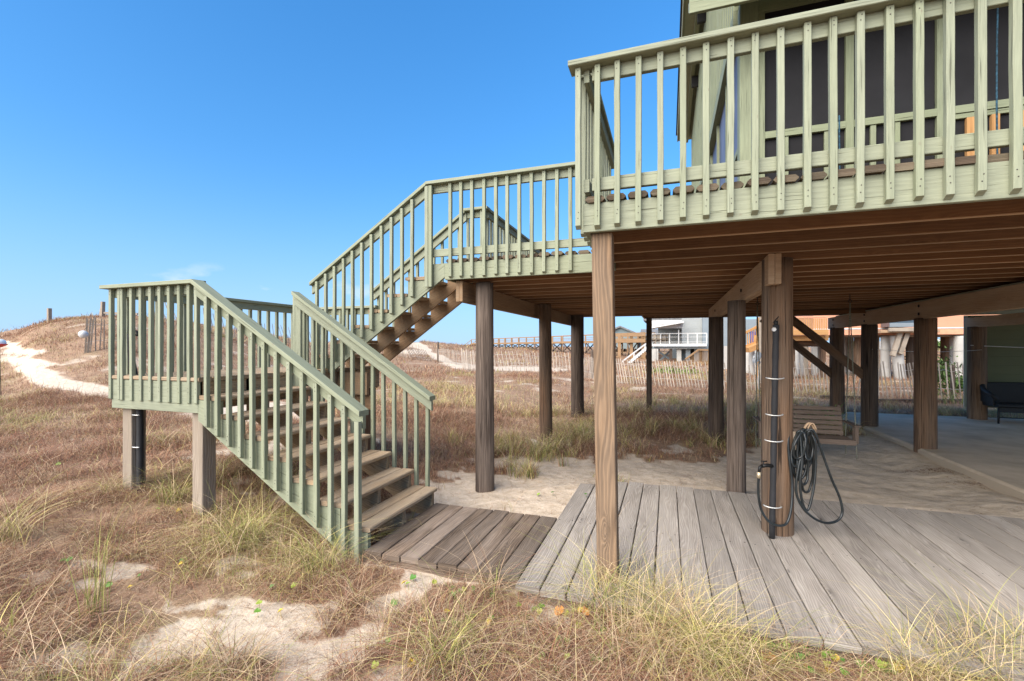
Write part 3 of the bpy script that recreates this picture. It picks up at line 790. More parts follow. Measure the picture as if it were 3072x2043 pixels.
# ropes in the porch
for i, (p, z0, z1, lab) in enumerate(((3004, 2.72, 4.7, 'blue rope hanging beside the orange porch pickets'), (2528, 2.72, 3.6, 'short blue rope hanging beside the middle porch stud'))):
    x = xon(p, 4.56); b = MB(); b.tube([(x+.02*math.sin(z*1.3)*(1), 4.575, z) for z in np.linspace(z0, z1, 14)], .006, 6)
    b.build('rope', M['bluerope'], None, (lab, 'rope', 'blue ropes on the porch'), origin=(x, 4.575, z0))

# ---------------------------------------------------------------- standpipe, hose, hanger
pd = P8Y*cT-(P8X+.01)*sT-.158
sp = thing('standpipe', 'black foam wrapped water pipe strapped upright to the hose pile', 'pipe', (*at(2322, pd), 0))
def P3(px, py, dd=0): return Vector(I3(px, py, pd+dd))
b = MB(); pts = [P3(2328-12*((y-967)/640), y) for y in range(975, 1602, 24)]; pts[-1].z = .004
b.tube(pts, [.024+.0015*math.sin(i*2.1) for i in range(len(pts))], 12); b.build('pipe', M['blackpipe'], sp)
b = MB(); b.tube([P3(2328,978), P3(2328,962)], .015, 8); b.tube([P3(2319,968,-.005), P3(2336,950,.02)], .004, 6); b.build('pipe_cap', M['metal_dark'], sp)
b = MB(); b.lathe(P3(2322,988,-.027), [(.018,0),(.018,.004),(.0001,.0042)], 14, 'y'); b.build('tag', M['white'], sp)
for y, w in ((1135, .062), (1244, .06), (1322, .062), (1519, .062)):
    c = P3(2328-12*((y-967)/640), y); b = MB()
    b.tube([c+Vector((w*math.cos(a)*1.1, -.030*math.sin(a)*1.05-.0, .004*math.cos(a*2))) for a in np.linspace(-.4, math.pi+.4, 12)], .005, 6); b.build('strap', M['strap'], sp)
b = MB(); b.tube([P3(2322,1398,-.0), P3(2300,1396,-.03), P3(2286,1398,-.04)], .016, 8); b.tube([P3(2286,1398,-.04), P3(2279,1402,-.045), P3(2277,1418,-.045)], .013, 8); b.tube([P3(2290,1398,-.04), P3(2290,1384,-.04)], .005, 6); b.tube([P3(2283,1383,-.045), P3(2300,1384,-.035)], .006, 6)
b.build('spigot', M['metal_dark'], sp)
hs = thing('garden_hose', 'black garden hose hanging in loose coils from the hanger on the pile', 'hose', (*at(2420, pd+.05), 0))
b = MB(); b.tube([P3(2277,1416,-.045), P3(2276,1434,-.045)], .017, 8); b.build('coupling', M['brass'], hs)
b = MB(); hr = .0105
path = [(2276,1430,-.04),(2275,1480,-.04),(2284,1530,-.05),(2308,1566,-.07),(2340,1577,-.07),(2362,1566,-.05),(2374,1520,-.03),(2376,1450,0),(2368,1380,.02),(2364,1320,.04),(2372,1298,.06)]
b.tube(spline([P3(*p) for p in path], 8), hr, 8); b.build('hose_tail', M['hose'], hs)
b = MB()
def loop(xt, yt, xb, yb, w, dd, skew=0, wt=None):
    pts = []
    for k in range(28):
        a = 6.28318*k/28; ww = w*(.62+.38*(1-math.cos(a))/2) if wt is None else w
        px = xt+(xb-xt)*(1-math.cos(a))/2 + ww*math.sin(a); py = yt+(yb-yt)*(1-math.cos(a))/2
        pts.append(P3(px+random.uniform(-1.2,1.2), py+random.uniform(-1,1), dd+.012*math.sin(a*2+xt)))
    b.tube(pts, hr, 7, closed=True)
for L_ in [(2398,1292,2385,1400,18,.03),(2404,1290,2388,1424,21,.05),(2412,1288,2396,1440,24,.06),(2404,1293,2410,1455,20,.02),(2418,1289,2404,1432,22,.09),
          (2422,1288,2419,1478,23,.045),(2415,1291,2400,1395,28,.10),(2408,1296,2392,1376,20,.0),(2425,1290,2416,1410,20,.11),(2430,1292,2425,1380,14,.02)]:
    loop(*L_)
b.tube(spline([P3(*p) for p in [(2418,1292,.05),(2440,1292,.02),(2462,1345,.01),(2492,1430,.0),(2518,1490,-.01),(2527,1535,-.01),(2513,1561,-.02),(2478,1569,-.03),(2438,1552,-.03),(2405,1518,-.02),(2388,1470,0),(2396,1400,.01),(2410,1345,.02),(2414,1300,.04)]], 8), hr, 8)
b.tube(spline([P3(*p) for p in [(2430,1292,.03),(2446,1330,.0),(2447,1400,0),(2440,1470,-.01),(2424,1529,-.02),(2408,1510,-.02),(2400,1450,-.01),(2406,1380,.0),(2400,1300,.03)]], 8), hr, 8)
b.build('hose_coil', M['hose'], hs)
hg = thing('hose_hanger', 'grey wooden block with a pale curved rim fixed to the side of the hose pile', 'hanger', (*at(2385, pd+.1), 0))
b = MB(); b.beam(P3(2352,1318,.15), P3(2392,1322,.06), .05, .155, ch=.004); b.beam(P3(2390,1316,.13), P3(2428,1318,.1), .05, .06, ch=.004); b.build('block', M['post_grey'], hg)
b = MB(); b.tube([P3(2428-19*math.cos(a), 1318-48*math.sin(a), .10+.0*a) for a in np.linspace(.15, math.pi*.98, 14)], .011, 6)
b.tube([P3(2436-16*math.cos(a), 1318-48*math.sin(a), .08) for a in np.linspace(.0, math.pi*.8, 12)], .006, 6); b.build('rim', M['paleb'], hg)

# outdoor shower pipe at the landing
os_ = thing('shower_pipe', 'black upright water pipe at the far left corner of the stair landing', 'pipe', (*at(415, 4.8), .1))
b = MB(); q = [(-5.165,3.2,-.1),(-5.165,3.2,.5),(-5.17,3.2,1.0),(-5.24,3.2,1.3),(-5.31,3.21,1.5),(-5.325,3.21,1.76)]
b.tube(spline(q, 5), .031, 12); b.build('pipe', M['blackpipe'], os_)
b = MB(); b.tube(spline([(-5.325,3.21,1.74),(-5.30,3.21,1.79),(-5.24,3.21,1.79),(-5.22,3.21,1.76)], 5), .012, 8); b.lathe((-5.22,3.21,1.75), [(.012,.02),(.03,-.01),(.0,-.011)], 12); b.build('shower_head', M['metal_dark'], os_)
b = MB()
for y in (1238, 1330): c = Vector((-5.165, 3.165, .93 if y < 1300 else .6)); b.tube([c+Vector((.05*math.cos(a), -.02*math.sin(a), 0)) for a in np.linspace(0, math.pi, 10)], .006, 6)
b.build('strap', M['strap'], os_)

# ---------------------------------------------------------------- porch swing
sg = thing('bench_swing', 'brown slatted wooden bench swing hanging on ropes behind the hose pile', 'swing', (2.0, 8.2, .3))
sx0, sx1 = 1.40, 2.62; zs = .22; yf, yb = 8.0, 8.45
b = MB()
for k in range(5): b.beam((sx0, yf+.04+k*.085, zs), (sx1, yf+.04+k*.085, zs+.004), .075, .02)
b.build('seat', M['swing'], sg)
b = MB()
for k in range(6): 
    z = zs+.055+k*.073; y = yb+.0+(z-zs)*.25; b.beam((sx0+.02, y, z), (sx1-.02, y, z), .02, .062, up=(0,.25,1))
b.build('backrest', M['swing'], sg)
b = MB()
for x in (sx0+.04, (sx0+sx1)/2, sx1-.04):
    b.beam((x, yf+.01, zs-.035), (x, yb+.04, zs-.035), .04, .045); b.beam((x, yb+.03, zs-.03), (x, yb+.15, zs+.47), .035, .035, up=(0,1,0))
b.beam((sx0, yf-.001, zs-.012), (sx1, yf-.001, zs-.012), .03, .075)
b.build('frame', M['swing'], sg)
for x in (sx0-.02, sx1+.02):
    b = MB(); b.beam((x, yf-.02, zs+.235), (x, yb+.10, zs+.235), .085, .022); b.beam((x, yf+.04, zs-.03), (x, yf+.04, zs+.222), .045, .03, up=(0,1,0)); b.beam((x,yf+.12,zs-.03),(x,yf+.12,zs+.222),.045,.03,up=(0,1,0)); b.build('armrest', M['swing'], sg)
for x in (sx0-.02, sx1+.02):
    for yy, sgn in ((yf+.05, 0), (yb+.04, 1)):
        b = MB(); top = (x-.02, 8.24, 2.30); b.tube([Vector(top).lerp(Vector((x, yy, zs-.05)), t)+Vector((random.uniform(-.003,.003),0,0)) for t in np.linspace(0,1,14)], .008, 6)
        b.tube([(x, yy, zs-.05), (x+.005, yy, zs-.26-.03*sgn)], .007, 6); b.build('rope', M['rope'], sg)
    b = MB(); b.tube([(x-.02+.022*math.cos(a), 8.24, 2.325+.022*math.sin(a)) for a in np.linspace(0,6.2,12)], .005, 6); b.tube([(x-.02,8.24,2.34),(x-.02,8.24,2.43)], .006, 6); b.build('hook', M['metal_dark'], sg)

# ---------------------------------------------------------------- wicker settee on the slab
se = thing('wicker_settee', 'black wicker settee with rounded arm standing on the concrete by the green wall', 'settee', (7.3, 12.9, 0))
sx = xon(2958, 12.75); sl_ = 1.35; sy0, sy1 = 12.45, 13.05
b = MB(); b.tube(spline([(sx+.06, sy0+.05, .50),(sx-.01, sy0+.1, .60),(sx, sy1-.25, .68),(sx+.10, sy1, .78),(sx+.3, sy1+.03, .80),(sx+sl_-.3, sy1+.03,.80),(sx+sl_-.1, sy1,.78),(sx+sl_,sy1-.25,.68),(sx+sl_+.01,sy0+.1,.60),(sx+sl_-.06, sy0+.05, .5)], 6), .045, 8); b.build('arm_rail', M['black'], se)
b = MB(); b.box(sx+.10, sx+sl_-.10, sy1-.02, sy1+.02, .36, .79); b.beam((sx+.04, sy0+.12, .5), (sx+.04, sy1-.02, .56), .025, .26); b.beam((sx+sl_-.04, sy0+.12, .5), (sx+sl_-.04, sy1-.02, .56), .025, .26); b.build('back_panel', M['black'], se)
b = MB(); b.box(sx+.06, sx+sl_-.06, sy0, sy1-.021, .34, .41, ch=.02); b.build('seat', M['black'], se)
b = MB(); b.box(sx+.07, sx+sl_-.07, sy0+.01, sy0+.03, .24, .338); b.build('apron', M['black'], se)
for x, y, dx, dy in ((sx+.08, sy0+.04, -.03, -.04), (sx+.08, sy1-.03, -.06, .05), (sx+sl_-.08, sy0+.04, .03, -.04), (sx+sl_-.08, sy1-.03, .06, .05)):
    b = MB(); b.tube([(x, y, .36), (x+dx*.5, y+dy*.5, .18), (x+dx, y+dy, .002)], [.024,.021,.016], 8); b.build('leg', M['black'], se)
b = MB(); b.tube([(sx+.06, sy0+.0, .13), (sx+sl_-.06, sy0+.0, .13)], .01, 6); b.build('stretcher', M['black'], se)
# lines strung between the piles
def line(name, p0, p1, sag, r, mat, label):
    b = MB(); p0, p1 = Vector(p0), Vector(p1)
    b.tube([p0.lerp(p1, t)-Vector((0,0,sag*4*t*(1-t))) for t in np.linspace(0,1,16)], r, 5); b.build(name, M[mat], None, (label, 'cord'), origin=p0)
line('cord', I3(2912,1036,10.25), (9.6, 12.4, 1.62), .05, .009, 'white', 'thin white cord strung in front of the dark green wall')
line('wire', (3.93, 11.16, 1.58), (6.6, 12.98, 1.56), .05, .004, 'strap', 'thin grey wire sagging between two round piles')

# ---------------------------------------------------------------- sand fences
def fence(pts, label, n=None, h=1.05, lean=(0,0), sp=.125, posts=(), w=.036, mat='picket', fan=0, hvar=.06, seed=1):
    rs = random.Random(seed)
    W = [at(*p) for p in pts]; 
    x0, y0 = W[0]; z0 = float(gz(x0, y0)); t = thing('sand_fence', label, 'fence', (x0, y0, z0), 'weathered wooden sand fences on the dunes')
    segs = [(W[i], W[i+1]) for i in range(len(W)-1)]; tot = sum(math.dist(a, c) for a, c in segs); k = 0; s = 0; tops = []; wires = [[], []]
    while s < tot and k < 100:
        q = s
        for a, c in segs:
            L = math.dist(a, c)
            if q <= L: break
            q -= L
        x = a[0]+(c[0]-a[0])*q/L; y = a[1]+(c[1]-a[1])*q/L; z = float(gz(x, y))
        f = math.sin(s*1.3+seed)*fan; lx = lean[0]+f+rs.uniform(-.03,.03); ly = lean[1]+rs.uniform(-.03,.03)
        hh = h*(1+rs.uniform(-hvar, hvar)); dirx = ((c[0]-a[0])/L, (c[1]-a[1])/L)
        b = MB(); rs2 = (rs.random(), rs.random())
        b.beam((x, y, z-.15), (x+dirx[0]*lx*hh+ly*.3, y+dirx[1]*lx*hh+ly*.3, z+hh), w, .012, up=(-dirx[1], dirx[0], 0), ch=.001)
        b.rn = [rs2]*len(b.rn); b.build('picket', M[mat], t)
        for i, fz in enumerate((.3, .8)): wires[i].append((x+dirx[0]*lx*hh*fz, y+dirx[1]*lx*hh*fz, z+hh*fz))
        s += sp*(1+rs.uniform(-.2,.25)); k += 1
    b = MB()
    for wl in wires:
        if len(wl) > 1: b.tube(wl, .004, 4)
    b.build('wire', M['strap'], t)
    for (px, d, hp, r) in posts:
        x, y = at(px, d); z = float(gz(x, y)); b = MB(); b.pile(x, y, z-.2, z+hp, r, n=10); b.build('post', M['pile_grey'], t)
    return t
fence([(1196,37),(1266,36)], 'short run of dark pickets beyond the upper stair underside', seed=2, h=1.1, lean=(-.05,0), sp=.14)
fence([(1242,35),(1298,34)], 'collapsed flattened bit of sand fence lying on the grass', seed=3, h=.9, lean=(-.9,0), sp=.16, mat='pile_grey')
fence([(1313,34),(1396,31)], 'sand fence run starting at a grey post left of the round stair pile', seed=4, h=1.0, lean=(-.12,0), sp=.16, posts=[(1314,34,1.5,.07)])
fence([(1388,28),(1436,27)], 'tight bundle of pickets standing against the round pile', seed=5, h=1.25, lean=(-.12,0), sp=.085)
fence([(1488,33),(1600,32)], 'faint rear row of pickets between the two left piles', seed=6, h=1.1, lean=(-.25,0), sp=.3)
fence([(1488,27),(1585,25)], 'half buried pickets in front of the rear fence row between the left piles', seed=16, h=.7, lean=(-.25,0), sp=.3)
fence([(1580,29),(1720,26.5)], 'pickets leaning left between the two middle piles', seed=7, h=1.15, lean=(-.16,0), sp=.22)
fence([(1752,24),(1800,22.5)], 'short picket run beside the square corner post', seed=8, h=1.15, lean=(-.15,0), sp=.12, posts=[(1776,24,1.5,.09)])
fence([(1845,21.5),(1960,20.4)], 'left leaning pickets below the white beach stair', seed=9, h=1.13, lean=(-.2,0), sp=.135)
fence([(1958,20.4),(2130,19)], 'long run of pale pickets in front of the white balcony house', seed=10, h=1.13, lean=(-.2,0), sp=.135)
fence([(2165,18.6),(2295,17.6)], 'pickets seen between two close brown piles behind the dish', seed=11, h=1.07, lean=(-.15,0), sp=.14)
fence([(2366,17.3),(2492,16.4)], 'bunched fanning pickets under the diagonal braces', seed=12, h=1.19, lean=(-.15,0), sp=.10, fan=.12)
fence([(2500,16),(2640,15.6)], 'broken pickets behind the swing ropes', seed=13, h=1.07, lean=(-.05,0), sp=.14, fan=.2)
fence([(2640,15.6),(2765,15.2)], 'picket run leaning left in front of the leaning white column', seed=14, h=1.19, lean=(-.22,0), sp=.115, fan=.12)
fence([(2765,15.2),(2905,14.8)], 'rightmost pickets beside the green storage wall', seed=15, h=1.19, lean=(-.08,0), sp=.14, posts=[(2858,15,1.15,.06)])
fence([(256,16.2),(360,16.8),(470,17.6)], 'grey fence section with a thick end bundle on the left dune', seed=20, h=1.15, lean=(.03,0), sp=.115, mat='post_grey')
fence([(254,16.1),(272,16.2)], 'thick bundle of rolled pickets at the fence end on the left dune', seed=21, h=1.25, lean=(.06,0), sp=.045, mat='post_grey')
fence([(455,23),(600,24),(700,26)], 'tall crooked pickets fanning along the crest behind the landing', seed=22, h=1.25, lean=(-.1,0), sp=.26, fan=.28)
fence([(640,30),(840,34)], 'far row of pickets seen through the lower handrail', seed=23, h=1.1, lean=(-.15,0), sp=.24, fan=.1)
fence([(850,34),(985,38)], 'leaning pickets right of the stair newel beyond the railing', seed=24, h=1.2, lean=(-.35,0), sp=.24, fan=.1)
b = MB(); x, y = at(148, 24.5); z = float(gz(x, y)); b.beam((x,y,z-.3),(x,y,z+.72),.16,.16,up=(0,1,0),ch=.01); b.build('fence_post', M['post_grey'], None, ('lone square wooden post on the left dune crest','post'), origin=(x,y,z))
b = MB(); x, y = at(307, 23.5); z = float(gz(x, y)); b.beam((x,y,z-.3),(x+.05,y,z+.85),.15,.15,up=(0,1,0),ch=.01); b.beam((x-.2,y,z-.2),(x-.1,y,z+.5),.12,.05,up=(0,1,0)); b.beam((x+.06,y,z+.28),(x+2.2,y+.3,z+.18),.05,.09); b.build('crest_fence_post', M['post_grey'], None, ('split post with a low rail on the crest above the grey fence','post'), origin=(x,y,z))
# ball and bird feeder on the left
def item(name, label, cat, px, d): 
    x, y = at(px, d); return thing(name, label, cat, (x, y, float(gz(x, y))))
t = item('float_ball', 'white ball hanging at the end of the left dune fence', 'float', 250, 15.9)
b = MB(); c = Vector(I3(250,1003,15.9)); b.lathe(c, [(.0001,.14),(.07,.12),(.12,.07),(.14,0),(.12,-.07),(.07,-.12),(.0001,-.14)], 16); b.build('ball', M['white'], t)
b = MB(); b.tube([c+Vector((0,0,.12)), c+Vector((.08,.05,.24))], .006, 5); b.build('string', M['metal_dark'], t)
M['red'] = plain('red_plastic', (.55,.05,.03), .4); M['glass'] = plain('frosted_glass', (.65,.72,.75), .2)
t = item('bird_feeder', 'white topped red dish bird feeder on a thin stake at the left edge', 'bird feeder', 8, 11.5)
k = 11.5; c = Vector(I3(-3,1034,k))
b = MB(); b.lathe(c, [(.0001,-.075),(.06,-.06),(.13,-.02),(.165,.01),(.15,.02),(.0001,.0)], 18); b.build('dish', M['red'], t)
b = MB(); b.lathe(c, [(.13,.02),(.135,.06),(.11,.11),(.06,.14),(.0001,.15)], 18); b.build('globe', M['glass'], t)
b = MB(); g = float(gz(*at(14,k))); b.tube([c+Vector((.02,0,-.07)), (*at(4,k), g-.1)], .008, 6); b.tube(spline([c+Vector((0,0,.15)), c+Vector((.01,0,.22)), c+Vector((-.0,0,.36)), c+Vector((-.08,0,.44)), c+Vector((-.2,0,.42))], 5), .011, 6); b.build('stake', M['metal_dark'], t)

# ---------------------------------------------------------------- elevated boardwalk to the beach
ow = wood('pier_wood', (.18,.105,.055), (.34,.225,.13), .15, 4, .1); M['pier'] = ow
pier = thing('dune_walkover', 'long raised wooden walkover with cross braced legs crossing the dunes', 'walkway', (*at(1700, 70), 1))
A, B_ = Vector((*at(1424, 97), 0)), Vector((*at(1950, 50), 0)); Lp = (B_-A).length; dp = (B_-A).normalized(); sd = Vector((dp.y, -dp.x, 0))
zd = 2.36
b = MB(); b.beam((A.x,A.y,zd-.12),(B_.x,B_.y,zd-.12), 1.5, .3); b.build('walkway_deck', M['pier'], pier)
for side in (-1, 1):
    b = MB()
    for zq, hh in ((3.16,.10),(2.80,.03),(2.60,.03)): 
        p, q = A+sd*.72*side, B_+sd*.72*side; b.beam((p.x,p.y,zq),(q.x,q.y,zq), .06, hh)
    b.build('handrail', M['pier'], pier)
nq = int(Lp/2.75)
for k in range(nq+1):
    c = A.lerp(B_, k/nq)
    for side in (-1, 1):
        p = c+sd*.75*side; g = float(gz(p.x, p.y)); b = MB(); b.beam((p.x,p.y,g-.3),(p.x,p.y,3.14),.16,.16,up=(0,1,0)); b.build('post', M['pier'], pier)
    for s1 in (0,1):
        p = c-sd*.68; q = c+sd*.68; g = float(gz(c.x, c.y))
        if zd-.25-g > .5:
            a_, b_ = (p, q) if s1 else (q, p); b = MB(); b.beam((a_.x-dp.x*.1*(1-2*s1),a_.y-dp.y*.1*(1-2*s1),g+.1),(b_.x,b_.y,zd-.25),.05,.14); b.build('cross_brace', M['pile_grey'], pier)
    # long braces seen from the side
    if k < nq:
        c2 = A.lerp(B_, (k+.30)/nq); g2 = float(gz(c2.x, c2.y)); p = c+sd*.86; q = c2+sd*.86
        if zd-.3-g2 > .5:
            b = MB(); b.beam((p.x,p.y,zd-.3),(q.x,q.y,g2+.05),.05,.14); b.beam((p.x+.02,p.y,g2+.1),(q.x,q.y,zd-.3),.05,.14); b.build('cross_brace', M['pile_grey'], pier)
p, q = A, A-dp*4.2; g = float(gz(q.x, q.y))
b = MB(); b.beam((p.x,p.y,zd-.1),(q.x,q.y,g),1.4,.25); 
for side in (-1,1): b.beam((p.x+sd.x*.7*side,p.y+sd.y*.7*side,3.12),(q.x+sd.x*.7*side,q.y+sd.y*.7*side,g+.85),.08,.1)
b.build('stair', M['pier'], pier)

# ---------------------------------------------------------------- houses beyond
def sid(n, c, p=.2): M[n] = siding(n, c, p); return n
sid('bluegrey_siding', (.20,.25,.26)); sid('whitewall', (.30,.315,.31), .25); sid('peach', (.60,.30,.19), .3); sid('greyblue2', (.22,.26,.29), .18)
M['peachband'] = plain('peach_trim', (.60,.28,.17), .7); M['greyroof'] = plain('grey_shingle', (.14,.14,.14), .9, var=.3, scale=3); M['colw'] = plain('white_column', (.38,.37,.345), .7, var=.12, scale=1.5)
M['coltan'] = plain('tan_column', (.28,.235,.185), .8, var=.25, scale=2); M['darkgrey'] = plain('dark_underside', (.06,.06,.055), .9); M['winglass'] = plain('window_glass', (.05,.07,.09), .08, spec=.6)
M['bluechair'] = plain('blue_plastic', (.02,.10,.42), .5); M['louver'] = siding('grey_louvers', (.45,.44,.42), .12); M['dishgrey'] = plain('dish_grey', (.16,.17,.18), .4)
def zy(py, d): return zz(py, d)
def pbox(parent, name, px0, px1, d0, dd, y_top, y_bot, mat, along=None):
    """box whose near face spans columns px0..px1 at depth d0, axis aligned with the street"""
    (xa, ya), (xb, yb_) = at(px0, d0), at(px1, d0); y = (ya+yb_)/2
    b = MB(); b.box(xon(px0, y), xon(px1, y), y, y+dd, zz(y_bot, depth(xa, y)), zz(y_top, depth(xa, y)), along=along); return b.build(name, M[mat], parent)
# H1 blue grey gabled house
h1 = item('blue_grey_house', 'blue grey gabled house on low piles beyond the walkover', 'house', 1880, 66)
d = 66; xa, ya = at(1800, d); xb = xon(1922, ya); 
z = lambda py, dd=66: zz(py, dd)
apx = xon(1861, ya)
b = MB(); b.prism([(xa+.3, z(1046)), (xb-.3, z(1046)), (xb-.3, z(1005)), (apx, z(983)), (xa+.3, z(1005))], ya, ya+9); w_ = b.build('wall', M['bluegrey_siding'], h1)
b = MB(); e = .22
b.prism([(xa-.3, z(1007)), (apx, z(978)), (xb+.3, z(1007)), (xb+.3, z(1011)), (apx, z(983.2)), (xa-.3, z(1011))], ya-.5, ya+9.3); b.build('roof', M['greyroof'], h1)
xw0, xw1 = xb-.25, xon(1985, ya)
b = MB(); b.box(xw0, xw1, ya+2.0, ya+9, z(1046), z(1008)); b.build('wall', M['bluegrey_siding'], h1)
b = MB(); b.prism([(ya+1.4, z(1008)), (ya+9.5, z(1008)), (ya+5.5, z(985))], xw0-.0, xw1+.4, plane='yz'); b.build('roof', M['greyroof'], h1)
wf = pbox(h1, 'window', 1863, 1881, d-.1, .08, 1014, 1045, 'white'); 
x_ = at(1872, d-.15); pbox(h1, 'pane', 1864.5, 1879.5, d-.16, .05, 1016, 1043.5, 'winglass').parent = wf
for p in range(1806, 1990, 17): 
    g = float(gz(*at(p, d+1))); (xx, yy) = at(p, d+1.5); b = MB(); b.box(xx-.15, xx+.15, yy, yy+.3, g-.3, z(1046)-.01, along='z'); b.build('pile', M['pile_dark'], h1)
for p in (1850, 1884, 1910):
    (xx, yy) = at(p, d+1.2); b = MB(); b.beam((xx-.9, yy, .5), (xx+.9, yy, z(1047)), .08, .2); b.build('brace', M['pile_mid'], h1)
# orange posts of the walkover's landing in front of it
lk = item('walkover_stair_posts', 'tall orange timber frame where the walkover passes the blue grey house', 'frame', 1890, 50)
for p in (1858, 1894, 1929, 1700+63):
    if p < 1800: continue
    (xx, yy) = at(p, 50); g = float(gz(xx, yy)); b = MB(); b.box(xx-.17, xx+.17, yy, yy+.2, g-.2, zz(1005, 50), along='z'); b.build('post', M['pier'], lk)
    b = MB(); b.beam((xx-.1, yy-.04, g+.2), (xx-1.0, yy-.04, g-.3 + .1), .08, .14); b.build('brace', M['pier'], lk)
b = MB(); (xx, yy) = at(1846, 50); b.beam((xx, yy+.25, zz(1023,50)), (xon(1936, yy), yy+.25, zz(1022,50)), .3, .4); b.beam((xx, yy+.25, zz(1006,50)), (xon(1936, yy), yy+.25, zz(1005.5,50)), .1, .22); b.build('rail', M['pier'], lk)
# H2 white balcony house
h2 = item('white_balcony_house', 'white and pale grey house with a wide white balcony and stair', 'house', 2060, 45)
d = 45
pbox(h2, 'wall', 2046, 2112, d+2.6, 7, 955, 1031, 'whitewall'); pbox(h2, 'wall', 2108, 2186, d+1.2, 8, 950, 1110, 'greyblue2')
pbox(h2, 'wall', 1974, 2048, d+8, 5, 976, 1032, 'whitewall')
pbox(h2, 'roof', 1940, 2046, d+3, 6, 962, 972, 'white'); pbox(h2, 'roof', 1930, 2100, d+5, 6, 952, 962, 'greyroof')
b = MB(); (xx, yy) = at(1955, d+1); 
b.beam((xon(1956,yy), yy, zz(984,d+1)), (xon(2050,yy), yy, zz(969,d+1)), 3.0, .16); b.build('awning', M['white'], h2)
b = MB(); b.beam((xon(1956,yy), yy+1, zz(979,d+2)), (xon(2048,yy), yy+1, zz(981,d+2)), 2.0, .3); b.build('awning', M['white'], h2)
bal = pbox(h2, 'balcony', 1955, 2120, d, 3.2, 1031, 1039, 'white')
pbox(h2, 'balcony_beam', 1962, 2116, d+.4, 2.4, 1039.4, 1046, 'greyblue2')
yb0 = at(1990, d)[1]
x_a, x_b = xon(1955, at((1955+2120)/2, d)[1]), 0
yb0 = (at(1955,d)[1]+at(2120,d)[1])/2; da = 45
xA, xB = xon(1955, yb0), xon(2120, yb0)
zt = zz(1001, depth(xA, yb0)); zb_ = zz(1031, depth(xA, yb0))
b = MB(); b.beam((xA, yb0+.05, zt), (xB, yb0+.05, zt), .07, .08); b.beam((xA, yb0+.05, zb_+.16), (xB, yb0+.05, zb_+.16), .04, .04); b.beam((xA, yb0+.05, (zt+zb_)/2+.15), (xB, yb0+.05, (zt+zb_)/2+.15), .03, .03); b.build('balcony_rail', M['white'], h2)
for k in range(7):
    x = xA+(xB-xA)*k/6; b = MB(); b.box(x-.05, x+.05, yb0+.0, yb0+.1, zb_, zt+(.35 if k in (3,) else 0), along='z'); b.build('rail_post', M['white'], h2)
for p, mt in ((1961,'colw'),(1968,'colw'),(2013,'pile_grey'),(2037,'colw'),(2012,'pile_dark'),(1971,'pile_brown'),(2064,'greyblue2'),(2090,'greyblue2')):
    (xx, yy) = at(p, d+.8); g = float(gz(xx, yy)); b = MB(); w = .13 if mt.startswith('pile') else .22; b.box(xx-w, xx+w, yy, yy+.35, g-.3, zz(1046.5, d+.8), along='z'); b.build('column', M[mt], h2)
pbox(h2, 'store_wall', 2040, 2066, d+2, 4, 1047, 1099, 'greyblue2'); pbox(h2, 'dark_wall', 2066, 2110, d+2.4, 4, 1046.5, 1099, 'darkgrey'); pbox(h2, 'store_wall', 2012, 2030, d+6, 3, 1047, 1094, 'greyblue2')  # middle wall is one flat near-black grey
b = MB(); (xx, yy) = at(1975, d+3)
b.beam((xx, yy, zz(1055,d)), (xx+1.6, yy, zz(1090,d)), .1, .2); b.beam((xx, yy+.4, zz(1090,d)), (xx+1.3, yy+.4, zz(1050,d)), .1, .2); b.build('brace', M['greyblue2'], h2)
# white stair
b = MB(); dq = 43; 
for off in (0, 1.0):
    b.beam(I3(1867,1084-(0 if off == 0 else 0),dq+off), I3(1938,1031,dq+off), .07, .12); 
for p, yy in ((1868,1084),(1902,1058),(1935,1032)): b.beam(I3(p,yy+22,dq), I3(p,yy,dq), .09, .09, up=(0,1,0))
b.build('stair_rail', M['white'], h2)
b = MB()
for k in range(9): 
    p = 1890+k*6; yy = 1087-k*5.0; c = Vector(I3(p,yy,dq)); b.box(c.x-.17, c.x+.17, c.y, c.y+1.0, c.z-.05, c.z+.03)
b.beam(I3(1886,1090,dq), I3(1940,1043,dq), .06, .25); b.build('stair', M['white'], h2)
# things on the balcony
t = item('patio_chairs', 'cluster of pale patterned chairs on the white balcony', 'chair', 1975, 46)
b = MB()
for k in range(6):
    c = Vector(I3(1962+k*7+random.uniform(-1,1), 1029, 45.9+.3*(k%2))); b.box(c.x-.22,c.x+.22,c.y,c.y+.05,c.z+.1,c.z+.85); b.box(c.x-.24,c.x+.24,c.y-.4,c.y,c.z+.35,c.z+.42)
    for q in (-.2,.2): b.box(c.x+q-.02,c.x+q+.02,c.y-.38,c.y-.34,c.z,c.z+.35)
b.build('frames', M['coltan'], t)
# H2b brown stair in front of it
st = item('brown_stair_rail', 'brown wooden stair balustrade in front of the white house columns', 'railing', 2095, 40)
d = 40; 
b = MB(); b.beam(I3(2056,1078,d), I3(2096,1049,d), .1, .14); b.beam(I3(2095,1049,d), I3(2128,1050,d), .1, .14); b.beam(I3(2058,1103,d), I3(2096,1092,d), .1,.2); b.beam(I3(2095,1094,d), I3(2128,1094,d), .1, .2); b.build('handrail', M['pier'], st)
for k in range(12):
    p = 2058+k*6; top = 1078-(p-2056)*.72 if p < 2096 else 1049; b = MB(); b.beam(I3(p,1106 if p < 2096 else 1096,d+.1), I3(p,top,d+.1), .07, .05, up=(0,1,0)); b.build('baluster', M['pier'], st)
for k in range(4):
    b = MB(); c = Vector(I3(2060+k*9,1112-k*4,d)); b.box(c.x, c.x+.4, c.y, c.y+1.1, c.z-.1, c.z-.02); b.build('tread', M['pier'], st)
